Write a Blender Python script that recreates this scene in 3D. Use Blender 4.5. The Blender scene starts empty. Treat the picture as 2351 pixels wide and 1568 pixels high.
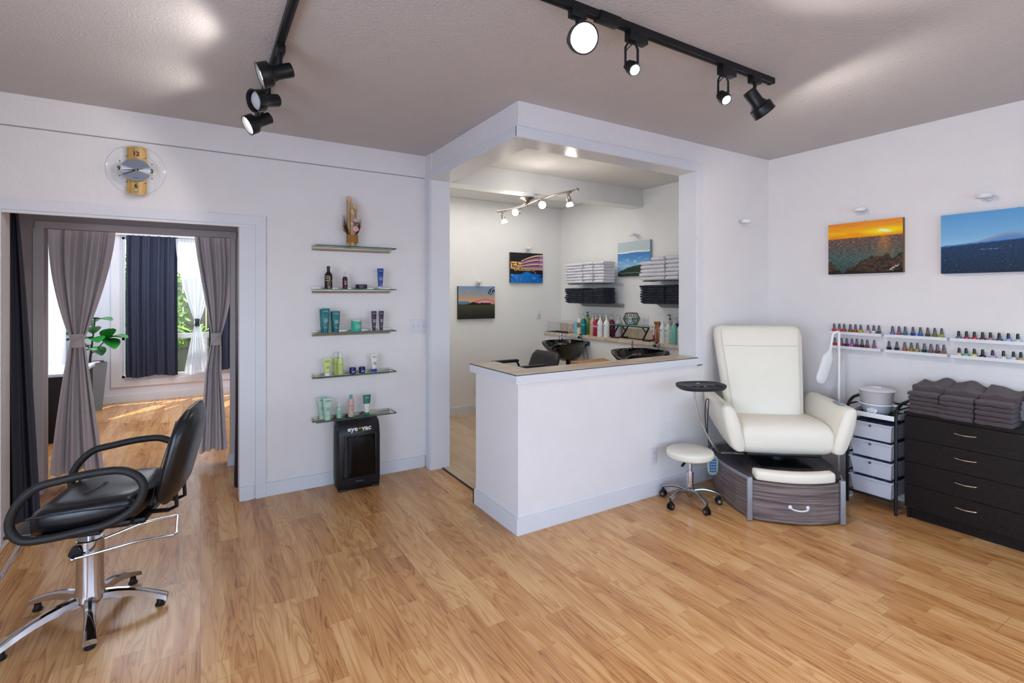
import bpy, bmesh, math, random
from mathutils import Vector, Matrix, noise, Euler
random.seed(7)
SC = bpy.context.scene
COL = SC.collection
PI = math.pi
R = math.radians

# ---------------------------------------------------------------- materials
def lin(c):
    c /= 255.0
    return c/12.92 if c <= .04045 else ((c+.055)/1.055)**2.4
def rgb(r, g, b): return (lin(r), lin(g), lin(b), 1.0)
_M = {}
def mat(name, col, rough=.5, metal=0., bump=0., bscale=80., spec=.5, emit=None, estr=0., coat=0., trans=0., ior=1.45, sheen=0., alpha=1., var=0., vscale=6.):
    if name in _M: return _M[name]
    m = bpy.data.materials.new(name); m.use_nodes = True
    nt = m.node_tree; b = nt.nodes['Principled BSDF']
    b.inputs['Base Color'].default_value = rgb(*col)
    b.inputs['Roughness'].default_value = rough
    b.inputs['Metallic'].default_value = metal
    b.inputs['Specular IOR Level'].default_value = spec
    b.inputs['Coat Weight'].default_value = coat
    b.inputs['Transmission Weight'].default_value = trans
    b.inputs['IOR'].default_value = ior
    b.inputs['Sheen Weight'].default_value = sheen
    b.inputs['Alpha'].default_value = alpha
    if emit:
        b.inputs['Emission Color'].default_value = rgb(*emit)
        b.inputs['Emission Strength'].default_value = estr
    tc = nt.nodes.new('ShaderNodeTexCoord')
    n = nt.nodes.new('ShaderNodeTexNoise')
    nt.links.new(tc.outputs['Object'], n.inputs['Vector'])
    if bump:
        n.inputs['Scale'].default_value = bscale; n.inputs['Detail'].default_value = 3
        bp = nt.nodes.new('ShaderNodeBump'); bp.inputs['Strength'].default_value = bump
        bp.inputs['Distance'].default_value = .004
        nt.links.new(n.outputs['Fac'], bp.inputs['Height'])
        nt.links.new(bp.outputs['Normal'], b.inputs['Normal'])
    v = nt.nodes.new('ShaderNodeTexNoise'); v.inputs['Scale'].default_value = vscale
    nt.links.new(tc.outputs['Object'], v.inputs['Vector'])
    mr = nt.nodes.new('ShaderNodeMapRange')
    k = var if var else .03
    mr.inputs['To Min'].default_value = 1-k; mr.inputs['To Max'].default_value = 1+k
    nt.links.new(v.outputs['Fac'], mr.inputs['Value'])
    mx = nt.nodes.new('ShaderNodeVectorMath'); mx.operation = 'SCALE'
    mx.inputs[0].default_value = rgb(*col)[:3]
    nt.links.new(mr.outputs['Result'], mx.inputs['Scale'])
    nt.links.new(mx.outputs['Vector'], b.inputs['Base Color'])
    m.diffuse_color = rgb(*col)
    _M[name] = m
    return m

def N(nt, t, **kw):
    n = nt.nodes.new(t)
    for k, v in kw.items():
        if k.startswith('i_'):
            n.inputs[int(k[2:]) if k[2:].isdigit() else k[2:].replace('_', ' ')].default_value = v
        else: setattr(n, k, v)
    return n
def math_(nt, op, a, b=None, c=None):
    n = nt.nodes.new('ShaderNodeMath'); n.operation = op
    for i, x in enumerate((a, b, c)):
        if x is None: continue
        if isinstance(x, (int, float)): n.inputs[i].default_value = x
        else: nt.links.new(x, n.inputs[i])
    return n.outputs[0]

def plank_mat(name, cols, sw, sl, pw, pl, rough=.3, seam=.55, bump=.05, ring=7., gs=1., ringamt=.42, spec=.5):
    m = bpy.data.materials.new(name); m.use_nodes = True; nt = m.node_tree; L = nt.links.new
    b = nt.nodes['Principled BSDF']
    tc = nt.nodes.new('ShaderNodeTexCoord'); sp = nt.nodes.new('ShaderNodeSeparateXYZ'); L(tc.outputs['Object'], sp.inputs[0])
    X, Y = sp.outputs[0], sp.outputs[1]
    def cell(w, l, seed):
        ix = math_(nt, 'FLOOR', math_(nt, 'DIVIDE', X, w))
        wn = nt.nodes.new('ShaderNodeTexWhiteNoise'); wn.noise_dimensions = '1D'
        L(math_(nt, 'ADD', ix, seed), wn.inputs['W'])
        yy = math_(nt, 'ADD', math_(nt, 'DIVIDE', Y, l), math_(nt, 'MULTIPLY', wn.outputs['Value'], 7.3))
        iy = math_(nt, 'FLOOR', yy)
        fx = math_(nt, 'FRACT', math_(nt, 'DIVIDE', X, w)); fy = math_(nt, 'FRACT', yy)
        return ix, iy, fx, fy
    ix, iy, fx, fy = cell(sw, sl, 3.1)
    cb = nt.nodes.new('ShaderNodeCombineXYZ'); L(ix, cb.inputs[0]); L(iy, cb.inputs[1])
    wn = nt.nodes.new('ShaderNodeTexWhiteNoise'); wn.noise_dimensions = '3D'; L(cb.outputs[0], wn.inputs['Vector'])
    rnd = wn.outputs['Value']
    # grain coordinates
    gc = nt.nodes.new('ShaderNodeCombineXYZ')
    L(math_(nt, 'MULTIPLY', X, 13.*gs), gc.inputs[0]); L(math_(nt, 'MULTIPLY', Y, 1.15*gs), gc.inputs[1])
    L(math_(nt, 'MULTIPLY', rnd, 37.), gc.inputs[2])
    n1 = N(nt, 'ShaderNodeTexNoise'); n1.inputs['Scale'].default_value = 1.; n1.inputs['Detail'].default_value = 1.5; n1.inputs['Distortion'].default_value = .6
    L(gc.outputs[0], n1.inputs['Vector'])
    rings = math_(nt, 'FRACT', math_(nt, 'MULTIPLY', n1.outputs['Fac'], ring*1.5))
    rings = math_(nt, 'MULTIPLY', math_(nt, 'MINIMUM', math_(nt, 'MULTIPLY', rings, 1.25), math_(nt, 'MULTIPLY', math_(nt, 'SUBTRACT', 1., rings), 5.)), 1.)
    rings = math_(nt, 'POWER', rings, 2.2)
    fc = nt.nodes.new('ShaderNodeCombineXYZ')
    L(math_(nt, 'MULTIPLY', X, 260.), fc.inputs[0]); L(math_(nt, 'MULTIPLY', Y, 6.), fc.inputs[1]); L(math_(nt, 'MULTIPLY', rnd, 11.), fc.inputs[2])
    n2 = N(nt, 'ShaderNodeTexNoise'); n2.inputs['Scale'].default_value = 1.; n2.inputs['Detail'].default_value = 2.; L(fc.outputs[0], n2.inputs['Vector'])
    bc = nt.nodes.new('ShaderNodeCombineXYZ')
    L(math_(nt, 'MULTIPLY', X, 22.), bc.inputs[0]); L(math_(nt, 'MULTIPLY', Y, 2.), bc.inputs[1]); L(math_(nt, 'MULTIPLY', rnd, 91.), bc.inputs[2])
    n3 = N(nt, 'ShaderNodeTexNoise'); n3.inputs['Scale'].default_value = 1.; n3.inputs['Detail'].default_value = 3.; L(bc.outputs[0], n3.inputs['Vector'])
    tone = math_(nt, 'MULTIPLY', rings, ringamt)
    tone = math_(nt, 'MULTIPLY_ADD', n2.outputs['Fac'], .22, tone)
    tone = math_(nt, 'MULTIPLY_ADD', n3.outputs['Fac'], .95, tone)
    tone = math_(nt, 'MULTIPLY_ADD', rnd, .42, tone)
    tone = math_(nt, 'MULTIPLY', math_(nt, 'SUBTRACT', tone, .52), 1./(.70+ringamt))
    cr = nt.nodes.new('ShaderNodeValToRGB')
    cr.color_ramp.elements[0].color = rgb(*cols[0]); cr.color_ramp.elements[0].position = .05
    cr.color_ramp.elements[1].color = rgb(*cols[-1]); cr.color_ramp.elements[1].position = .95
    for i, c in enumerate(cols[1:-1]):
        e = cr.color_ramp.elements.new((i+1)/(len(cols)-1)); e.color = rgb(*c)
    L(tone, cr.inputs['Fac'])
    _, _, px, py = cell(pw, pl, 3.1)
    d1 = math_(nt, 'MULTIPLY', math_(nt, 'MINIMUM', px, math_(nt, 'SUBTRACT', 1., px)), pw)
    d2 = math_(nt, 'MULTIPLY', math_(nt, 'MINIMUM', py, math_(nt, 'SUBTRACT', 1., py)), pl)
    sm = math_(nt, 'LESS_THAN', math_(nt, 'MINIMUM', d1, d2), .0011)
    mx = nt.nodes.new('ShaderNodeMix'); mx.data_type = 'RGBA'
    L(math_(nt, 'MULTIPLY', sm, seam), mx.inputs['Factor']); L(cr.outputs['Color'], mx.inputs['A']); mx.inputs['B'].default_value = rgb(90, 60, 40)
    L(mx.outputs['Result'], b.inputs['Base Color'])
    b.inputs['Roughness'].default_value = rough; b.inputs['Specular IOR Level'].default_value = spec
    rr = math_(nt, 'MULTIPLY_ADD', n3.outputs['Fac'], .12, rough-.06); L(rr, b.inputs['Roughness'])
    bp = nt.nodes.new('ShaderNodeBump'); bp.inputs['Strength'].default_value = bump; bp.inputs['Distance'].default_value = .002
    L(math_(nt, 'SUBTRACT', n2.outputs['Fac'], sm), bp.inputs['Height']); L(bp.outputs['Normal'], b.inputs['Normal'])
    _M[name] = m
    return m

def grain_mat(name, c1, c2, axis=0, scale=(2, 60, 60), rough=.45, spec=.4):
    m = bpy.data.materials.new(name); m.use_nodes = True; nt = m.node_tree; L = nt.links.new
    b = nt.nodes['Principled BSDF']
    tc = nt.nodes.new('ShaderNodeTexCoord'); mp = nt.nodes.new('ShaderNodeMapping'); mp.inputs['Scale'].default_value = scale
    L(tc.outputs['Object'], mp.inputs['Vector'])
    n = nt.nodes.new('ShaderNodeTexNoise'); n.inputs['Scale'].default_value = 1.; n.inputs['Detail'].default_value = 4
    L(mp.outputs['Vector'], n.inputs['Vector'])
    cr = nt.nodes.new('ShaderNodeValToRGB'); cr.color_ramp.elements[0].position = .35; cr.color_ramp.elements[1].position = .65
    cr.color_ramp.elements[0].color = rgb(*c1); cr.color_ramp.elements[1].color = rgb(*c2)
    L(n.outputs['Fac'], cr.inputs['Fac']); L(cr.outputs['Color'], b.inputs['Base Color'])
    bp = nt.nodes.new('ShaderNodeBump'); bp.inputs['Strength'].default_value = .08; bp.inputs['Distance'].default_value = .002
    L(n.outputs['Fac'], bp.inputs['Height']); L(bp.outputs['Normal'], b.inputs['Normal'])
    b.inputs['Roughness'].default_value = rough; b.inputs['Specular IOR Level'].default_value = spec
    _M[name] = m
    return m

def glass_mat(name, tint=(249, 252, 251), k=(.4, .02)):
    m = bpy.data.materials.new(name); m.use_nodes = True; nt = m.node_tree; L = nt.links.new
    nt.nodes.remove(nt.nodes['Principled BSDF'])
    out = nt.nodes['Material Output']
    t = nt.nodes.new('ShaderNodeBsdfTransparent'); t.inputs[0].default_value = rgb(*tint)
    g = nt.nodes.new('ShaderNodeBsdfGlossy'); g.inputs['Roughness'].default_value = .03
    lw = nt.nodes.new('ShaderNodeLayerWeight'); lw.inputs[0].default_value = .5
    fr = nt.nodes.new('ShaderNodeMath'); fr.operation = 'MULTIPLY_ADD'; L(math_(nt, 'POWER', lw.outputs['Facing'], 4.), fr.inputs[0]); fr.inputs[1].default_value = k[0]; fr.inputs[2].default_value = k[1]
    mix = nt.nodes.new('ShaderNodeMixShader'); L(fr.outputs[0], mix.inputs[0]); L(t.outputs[0], mix.inputs[1]); L(g.outputs[0], mix.inputs[2])
    L(mix.outputs[0], out.inputs['Surface'])
    _M[name] = m
    return m

def sheer_mat(name, col, tr=.45):
    m = bpy.data.materials.new(name); m.use_nodes = True; nt = m.node_tree; L = nt.links.new
    nt.nodes.remove(nt.nodes['Principled BSDF']); out = nt.nodes['Material Output']
    d = nt.nodes.new('ShaderNodeBsdfDiffuse'); d.inputs[0].default_value = rgb(*col)
    tl = nt.nodes.new('ShaderNodeBsdfTranslucent'); tl.inputs[0].default_value = rgb(*col)
    t = nt.nodes.new('ShaderNodeBsdfTransparent')
    m1 = nt.nodes.new('ShaderNodeMixShader'); m1.inputs[0].default_value = .55; L(d.outputs[0], m1.inputs[1]); L(tl.outputs[0], m1.inputs[2])
    tc = nt.nodes.new('ShaderNodeTexCoord'); n = nt.nodes.new('ShaderNodeTexNoise'); n.inputs['Scale'].default_value = 40
    L(tc.outputs['Object'], n.inputs['Vector'])
    f = math_(nt, 'MULTIPLY_ADD', n.outputs['Fac'], .1, tr-.05)
    m2 = nt.nodes.new('ShaderNodeMixShader'); L(f, m2.inputs[0]); L(m1.outputs[0], m2.inputs[1]); L(t.outputs[0], m2.inputs[2])
    L(m2.outputs[0], out.inputs['Surface']); _M[name] = m
    return m

def vcol_mat(name, rough=.6):
    m = bpy.data.materials.new(name); m.use_nodes = True; nt = m.node_tree
    b = nt.nodes['Principled BSDF']; a = nt.nodes.new('ShaderNodeVertexColor'); a.layer_name = 'Col'
    nt.links.new(a.outputs[0], b.inputs['Base Color']); b.inputs['Roughness'].default_value = rough
    b.inputs['Specular IOR Level'].default_value = .25
    return m

# ---------------------------------------------------------------- mesh helpers
def BM(): return bmesh.new()
def merge(bm, b2, M=None):
    if M is not None: b2.transform(M)
    me = bpy.data.meshes.new('t'); b2.to_mesh(me); b2.free(); bm.from_mesh(me); bpy.data.meshes.remove(me)
def box(bm, x0, x1, y0, y1, z0, z1, bev=0., seg=2, M=None):
    b = bmesh.new()
    bmesh.ops.create_cube(b, size=1.)
    sx, sy, sz = x1-x0, y1-y0, z1-z0
    for v in b.verts:
        v.co = Vector(((x0+x1)/2+v.co.x*sx, (y0+y1)/2+v.co.y*sy, (z0+z1)/2+v.co.z*sz))
    if bev > 0:
        bev = min(bev, .49*min(abs(sx), abs(sy), abs(sz)))
        bmesh.ops.bevel(b, geom=b.edges[:], offset=bev, segments=seg, profile=.5, affect='EDGES')
    merge(bm, b, M)
def lathe(bm, prof, n=24, M=None):
    b = bmesh.new(); rings = []
    for r, z in prof:
        if r < 1e-5: rings.append([b.verts.new((0, 0, z))])
        else: rings.append([b.verts.new((r*math.cos(2*PI*i/n), r*math.sin(2*PI*i/n), z)) for i in range(n)])
    for a, c in zip(rings[:-1], rings[1:]):
        for i in range(n):
            j = (i+1) % n
            if len(a) == 1 and len(c) > 1: b.faces.new((a[0], c[j], c[i]))
            elif len(c) == 1 and len(a) > 1: b.faces.new((a[i], a[j], c[0]))
            elif len(a) > 1: b.faces.new((a[i], a[j], c[j], c[i]))
    bmesh.ops.recalc_face_normals(b, faces=b.faces[:])
    merge(bm, b, M)
def loft(bm, rings, cap=True, M=None, closed=False):
    b = bmesh.new(); vs = [[b.verts.new(p) for p in r] for r in rings]; n = len(rings[0])
    pr = list(zip(vs[:-1], vs[1:]))
    if closed: pr.append((vs[-1], vs[0]))
    for a, c in pr:
        for i in range(n):
            j = (i+1) % n; b.faces.new((a[i], a[j], c[j], c[i]))
    if cap and not closed:
        b.faces.new(vs[0][::-1]); b.faces.new(vs[-1])
    bmesh.ops.recalc_face_normals(b, faces=b.faces[:])
    merge(bm, b, M)
def sring(cx, cy, cz, a, c, e=2., n=24, ax='z'):
    out = []
    for i in range(n):
        t = 2*PI*i/n; ct, st = math.cos(t), math.sin(t)
        p = a*math.copysign(abs(ct)**(2/e), ct); q = c*math.copysign(abs(st)**(2/e), st)
        if ax == 'z': out.append(Vector((cx+p, cy+q, cz)))
        elif ax == 'x': out.append(Vector((cx, cy+p, cz+q)))
        else: out.append(Vector((cx+p, cy, cz+q)))
    return out
def catmull(pts, k=6, closed=False):
    P = [Vector(p) for p in pts]; n = len(P); out = []
    rg = range(n) if closed else range(n-1)
    for i in rg:
        p0 = P[(i-1) % n] if (closed or i > 0) else P[0]; p1 = P[i]; p2 = P[(i+1) % n]
        p3 = P[(i+2) % n] if (closed or i+2 < n) else P[-1]
        for s in range(k):
            t = s/k
            out.append(.5*((2*p1)+(-p0+p2)*t+(2*p0-5*p1+4*p2-p3)*t*t+(-p0+3*p1-3*p2+p3)*t**3))
    if not closed: out.append(P[-1])
    return out
def tube(bm, pts, r, n=10, closed=False, smooth=0, M=None, flat=None):
    P = catmull(pts, smooth, closed) if smooth else [Vector(p) for p in pts]
    rings = []; m = len(P); up = None
    for i, p in enumerate(P):
        if closed: d = P[(i+1) % m]-P[(i-1) % m]
        else: d = P[min(i+1, m-1)]-P[max(i-1, 0)]
        if d.length < 1e-9: d = Vector((0, 0, 1))
        d.normalize()
        if up is None:
            up = Vector((0, 0, 1)) if abs(d.z) < .9 else Vector((1, 0, 0))
        s = d.cross(up)
        if s.length < 1e-6: s = d.cross(Vector((0, 1, 0)))
        s.normalize(); up = s.cross(d).normalized()
        rr = r[min(i*len(r)//m, len(r)-1)] if isinstance(r, (list, tuple)) else r
        fx, fy = (1, 1) if flat is None else flat
        rings.append([p+s*math.cos(2*PI*k/n)*rr*fx+up*math.sin(2*PI*k/n)*rr*fy for k in range(n)])
    loft(bm, rings, M=M, closed=closed)
def cyl(bm, p, q, r, n=16, r2=None, M=None):
    p, q = Vector(p), Vector(q); d = (q-p); L = d.length
    Q = d.to_track_quat('Z', 'Y').to_matrix().to_4x4(); T = Matrix.Translation(p) @ Q
    if M is not None: T = M @ T
    r2 = r if r2 is None else r2
    lathe(bm, [(0, 0), (r, 0), (r2, L), (0, L)], n, T)
def sphere(bm, c, r, M=None, s=(1, 1, 1), n=16):
    b = bmesh.new(); bmesh.ops.create_uvsphere(b, u_segments=n, v_segments=max(6, n//2), radius=r)
    for v in b.verts: v.co = Vector((v.co.x*s[0]+c[0], v.co.y*s[1]+c[1], v.co.z*s[2]+c[2]))
    merge(bm, b, M)
def prism(bm, poly, z0, z1, bev=0., M=None):
    b = bmesh.new(); vs = [b.verts.new((x, y, z0)) for x, y in poly]
    f = b.faces.new(vs); g = bmesh.ops.extrude_face_region(b, geom=[f])
    for v in g['geom']:
        if isinstance(v, bmesh.types.BMVert): v.co.z = z1
    bmesh.ops.recalc_face_normals(b, faces=b.faces[:])
    if bev: bmesh.ops.bevel(b, geom=b.edges[:], offset=bev, segments=2, profile=.5, affect='EDGES')
    merge(bm, b, M)
def along(p, d): return Matrix.Translation(Vector(p)) @ Vector(d).to_track_quat('Z', 'Y').to_matrix().to_4x4()

# ---------------------------------------------------------------- object helpers
def obj(name, bm, m, parent=None, smooth=35, loc=None, rz=0., flat=False):
    me = bpy.data.meshes.new(name); bm.to_mesh(me); bm.free()
    if not flat:
        for p in me.polygons: p.use_smooth = True
        try: me.set_sharp_from_angle(angle=R(smooth))
        except Exception: pass
    for mm in (m if isinstance(m, (list, tuple)) else [m]): me.materials.append(mm)
    o = bpy.data.objects.new(name, me); COL.objects.link(o)
    if parent is not None: o.parent = parent
    if loc is not None: o.location = loc
    o.rotation_euler = (0, 0, rz)
    return o
def tag(o, label, cat, group=None, kind=None):
    o['label'] = label; o['category'] = cat
    if group: o['group'] = group
    if kind: o['kind'] = kind
    return o
def thing(name, label, cat, loc=(0, 0, 0), rz=0., group=None, rot=None):
    o = bpy.data.objects.new(name, None); COL.objects.link(o); o.location = loc
    o.rotation_euler = rot if rot else (0, 0, rz); o.empty_display_size = .05
    return tag(o, label, cat, group)
def struct(name, bm, m, label, cat, flat=True, parent=None):
    o = obj(name, bm, m, parent, flat=flat)
    if parent is None: tag(o, label, cat, kind='structure')
    return o
def dup(root, loc, rz=0., label=None, group=None, mats=None):
    r = root.copy(); COL.objects.link(r); r.location = loc; r.rotation_euler = (0, 0, rz)
    if label: r['label'] = label
    if group: r['group'] = group
    for ch in list(root.children):
        c = ch.copy(); COL.objects.link(c); c.parent = r
        base = ch.name.split('.')[0]
        if mats and base in mats:
            c.material_slots[0].link = 'OBJECT'; c.material_slots[0].material = mats[base]
        for g in list(ch.children):
            d = g.copy(); COL.objects.link(d); d.parent = c
    return r
def text(name, s, size, m, parent, loc, rot=(PI/2, 0, 0), ext=.0006, align='CENTER', sx=1., off=0.):
    cu = bpy.data.curves.new(name, 'FONT'); cu.body = s; cu.size = size; cu.extrude = ext; cu.offset = off; cu.align_x = align; cu.align_y = 'CENTER'
    cu.resolution_u = 2
    t = bpy.data.objects.new(name, cu); COL.objects.link(t)
    bpy.context.view_layer.update()
    me = bpy.data.meshes.new_from_object(t.evaluated_get(bpy.context.evaluated_depsgraph_get()))
    bpy.data.objects.remove(t)
    me.materials.clear(); me.materials.append(m)
    o = bpy.data.objects.new(name, me); COL.objects.link(o); o.parent = parent; o.location = loc; o.rotation_euler = rot; o.scale = (sx, 1, 1)
    return o
ORD = ['first', 'second', 'third', 'fourth', 'fifth', 'sixth', 'seventh', 'eighth', 'ninth', 'tenth']

# ---------------------------------------------------------------- palette
wallw = mat('wall_white', (235, 229, 228), .75, bump=.8, bscale=62, spec=.25)
wallwash = mat('wall_wash', (232, 230, 226), .7, bump=.25, bscale=120, spec=.3)
trimw = mat('trim_white', (225, 224, 228), .4, bump=.08, bscale=30, spec=.4)
gloss = mat('trim_gloss', (222, 220, 216), .18, bump=.08, bscale=40)
ceilm = mat('ceiling_dimmed', (203, 198, 196), .8, bump=1., bscale=85, spec=.2)  # slight taupe stands in for dim light on a white ceiling
ceilw = mat('ceiling_wash', (228, 226, 222), .7, bump=.35, bscale=110, spec=.25)
floorm = plank_mat('laminate', [(218, 172, 118), (202, 148, 92), (177, 119, 68), (126, 78, 42)], .1, .62, .2, 1.24, rough=.26, spec=.45)
washfl = plank_mat('wash_laminate', [(208, 184, 155), (192, 166, 136), (172, 147, 118)], .15, .9, .15, .9, rough=.32, ring=4., ringamt=.3)
black = mat('black_plastic', (20, 20, 23), .35)
blackmt = mat('black_metal', (22, 22, 24), .4, spec=.4)
vinyl = mat('black_vinyl', (16, 16, 20), .3, bump=.06, bscale=160, spec=.6)
rubber = mat('black_rubber', (28, 27, 28), .55)
chrome = mat('chrome', (205, 205, 210), .12, 1.)
brushed = mat('brushed_steel', (178, 172, 160), .3, 1.)
nickel = mat('nickel', (168, 158, 142), .32, 1.)
alu = mat('aluminium', (172, 174, 180), .25, 1.)
tan = grain_mat('tan_laminate', (188, 166, 142), (214, 195, 172), scale=(5, 14, 5), rough=.4)
cream = mat('cream_vinyl', (240, 232, 216), .42, bump=.05, bscale=120, spec=.4)
whitep = mat('white_plastic', (232, 232, 234), .4)
gglass = glass_mat('clear_glass')
thinglass = glass_mat('thin_clear_glass', (254, 255, 255), (.15, .006))
gedge = mat('glass_edge', (14, 78, 66), .2)
darkwood = grain_mat('espresso', (13, 9, 10), (28, 21, 21), scale=(50, 3, 50), rough=.42, spec=.3)
greywood = grain_mat('grey_laminate', (84, 72, 72), (140, 124, 120), scale=(3, 3, 85), rough=.4)
# ================================================================ SETTING
H = 2.70
def S(name, boxes, m, label, cat, bev=0.):
    b = BM()
    for x in boxes: box(b, *x, bev=bev)
    return struct(name, b, m, label, cat)
S('floor', [(-2.05, 4.5, -2.65, 8.95, -.06, 0)], floorm, 'warm honey laminate plank floor running through the salon and the far room', 'floor')
S('floor', [(1.78, 4.34, 2.80, 5.72, 0, .005)], washfl, 'pale beige plank floor of the wash room', 'floor')
S('trim_1', [(1.768, 1.782, 3.24, 4.03, 0, .007)], black, 'thin dark threshold strip between honey floor and wash room floor', 'trim')
b = BM(); prism(b, [(-2.05, -2.65), (4.5, -2.65), (4.5, 2.70), (1.75, 2.70), (1.75, 4.20), (-2.05, 4.20)], H, H+.08)
struct('ceiling', b, ceilm, 'textured dim-toned ceiling of the salon', 'ceiling')
S('ceiling', [(1.72, 4.45, 2.72, 5.8, H+.001, H+.08)], ceilw, 'white ceiling of the wash room', 'ceiling')
S('ceiling', [(-2.05, 1.72, 4.21, 8.95, H, H+.08)], ceilw, 'ceiling of the far room behind the curtains', 'ceiling')
S('wall_left', [(-2.05, -1.005, 4.15, 4.30, 0, H), (.24, 1.67, 4.15, 4.30, 0, H), (-1.005, .24, 4.15, 4.30, 2.0, H), (-2.05, 1.67, 4.147, 4.152, 2.512, H)], wallw, 'white textured wall with the clock and glass shelves around the curtained doorway', 'wall')
S('trim_2', [(-2.0, 1.66, 4.1465, 4.1475, 2.503, 2.509)], mat('groove', (150, 146, 148), .8), 'thin horizontal panel groove above the clock', 'trim')
S('wall_passage', [(1.67, 1.84, 4.03, 5.72, 0, H), (1.68, 1.84, 2.655, 4.03, 2.48, H)], wallw, 'white wall end and header over the passage into the wash room', 'wall')
S('wall_front', [(1.84, 3.35, 2.655, 2.81, 2.48, H), (3.35, 4.34, 2.655, 2.81, 0, H), (1.68, 3.35, 2.655, 2.81, 0, .95), (1.68, 1.83, 2.81, 3.22, 0, .95)], wallw, 'white half wall and header framing the opening into the wash room', 'wall')
S('wall_right', [(4.34, 4.5, -2.65, 5.86, 0, H)], wallw, 'long white wall with paintings and nail polish ledges', 'wall')
S('wall_washroom', [(1.84, 4.34, 5.71, 5.86, 0, H), (4.332, 4.3401, 2.81, 5.71, .0, H)], wallwash, 'white walls at the back of the wash room', 'wall')
S('wall_ledge', [(4.06, 4.332, 2.81, 5.71, 0, .955)], wallwash, 'low white plumbing wall below the wash room ledge', 'wall')
S('trim_3', [(1.84, 4.332, 4.155, 4.335, 2.50, H)], gloss, 'glossy white ceiling beam crossing the wash room', 'beam')
# behind the camera
S('wall_back', [(-2.05, -1.2, -2.65, -2.5, 0, H), (3.9, 4.34, -2.65, -2.5, 0, H), (-1.2, 3.9, -2.65, -2.5, 0, .35), (-1.2, 3.9, -2.65, -2.5, 2.25, H)], wallw, 'white wall with the wide shop window', 'wall')
S('wall_side', [(-2.05, -1.9, -2.5, -1.6, 0, H), (-2.05, -1.9, 1.6, 4.15, 0, H), (-2.05, -1.9, -1.6, 1.6, 0, .3), (-2.05, -1.9, -1.6, 1.6, 2.2, H)], wallw, 'plain white side wall of the salon', 'wall')
# casings
S('trim_4', [(.345, .412, 4.135, 4.15, 0, 2.07), (-1.07, .345, 4.135, 4.15, 2.005, 2.07), (-1.07, -1.005, 4.135, 4.15, 0, 2.005), (.24, .345, 4.147, 4.153, 0, 1.985), (-1.005, .345, 4.143, 4.152, 1.985, 2.005)], trimw, 'white casing around the curtained doorway', 'trim')
S('trim_5', [(.24, .33, 4.136, 4.148, 0, .1)], trimw, 'short baseboard block beside the doorway', 'trim')
S('baseboard_left', [(.412, 1.66, 4.136, 4.15, 0, .1), (-1.9, -1.07, 4.136, 4.15, 0, .1)], trimw, 'white baseboard under the glass shelves', 'baseboard', bev=.002)
S('baseboard_front', [(1.665, 4.34, 2.641, 2.655, 0, .105), (1.665, 1.68, 2.655, 3.238, 0, .105), (1.665, 1.84, 3.22, 3.238, 0, .105)], trimw, 'white baseboard around the foot of the half wall', 'baseboard', bev=.002)
S('baseboard_right', [(4.327, 4.34, -2.5, 2.64, 0, .1)], trimw, 'white baseboard along the right wall', 'baseboard')
S('baseboard_washroom', [(1.84, 4.06, 5.697, 5.71, .005, .1)], trimw, 'white baseboard at the back of the wash room', 'baseboard')
b = BM()
box(b, 1.668, 1.842, 4.018, 4.032, 0, 2.475, bev=.002); box(b, 1.66, 1.675, 4.03, 4.10, 0, 2.48, bev=.002)
struct('trim_6', b, trimw, 'white jamb post between glass shelves and wash room passage', 'trim')
b = BM()
box(b, 1.662, 1.682, 2.645, 4.10, 2.478, 2.54, bev=.002); box(b, 1.662, 3.415, 2.641, 2.656, 2.478, 2.54, bev=.002)
box(b, 3.352, 3.415, 2.641, 2.656, .93, 2.478, bev=.002); box(b, 3.415, 3.35, 2.641, 2.656, .93, .94)
struct('trim_7', b, trimw, 'white casing around the wash room opening', 'trim')
b = BM()
prism(b, [(1.664, 2.643), (3.36, 2.643), (3.36, 2.82), (1.845, 2.82), (1.845, 4.03), (1.664, 4.03)], 2.470, 2.481)
struct('trim_8', b, gloss, 'glossy white underside of the wash room header', 'trim')
b = BM(); box(b, 3.342, 3.352, 2.646, 2.815, .99, 2.472)
struct('trim_9', b, trimw, 'white inner jamb of the wash room opening', 'trim')
# half wall cap
b = BM(); prism(b, [(1.657, 2.637), (3.352, 2.637), (3.352, 2.84), (1.86, 2.84), (1.86, 3.265), (1.657, 3.265)], .993, 1.0)
cap = obj('counter_cap', b, tan, flat=True)
t = tag(cap, 'tan laminate counter top capping the white half wall', 'counter')
b = BM(); box(b, 1.655, 3.415, 2.635, 2.655, .94, .992, bev=.001); box(b, 1.655, 1.68, 2.655, 3.27, .94, .992, bev=.001); box(b, 1.681, 1.862, 3.222, 3.268, .941, .992); box(b, 1.68, 3.35, 2.655, 2.845, .95, .992); box(b, 1.68, 1.862, 2.845, 3.22, .95, .992)
obj('edge_band', b, trimw, cap, flat=True)
b = BM(); box(b, 1.6545, 3.352, 2.6345, 2.637, .992, .997); box(b, 1.6545, 1.657, 2.6345, 3.267, .992, .997); 
obj('edge_line', b, mat('seam_dark', (70, 66, 72), .6), cap, flat=True)
# ledge
b = BM(); box(b, 4.03, 4.33, 2.812, 5.708, .957, .99, bev=.002)
led = tag(obj('ledge_counter', b, tan, flat=True), 'long tan laminate ledge behind the black shampoo bowls', 'counter')
b = BM(); box(b, 4.318, 4.331, 2.812, 5.706, .99, 1.10)
obj('backsplash', b, tan, led, flat=True)

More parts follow.
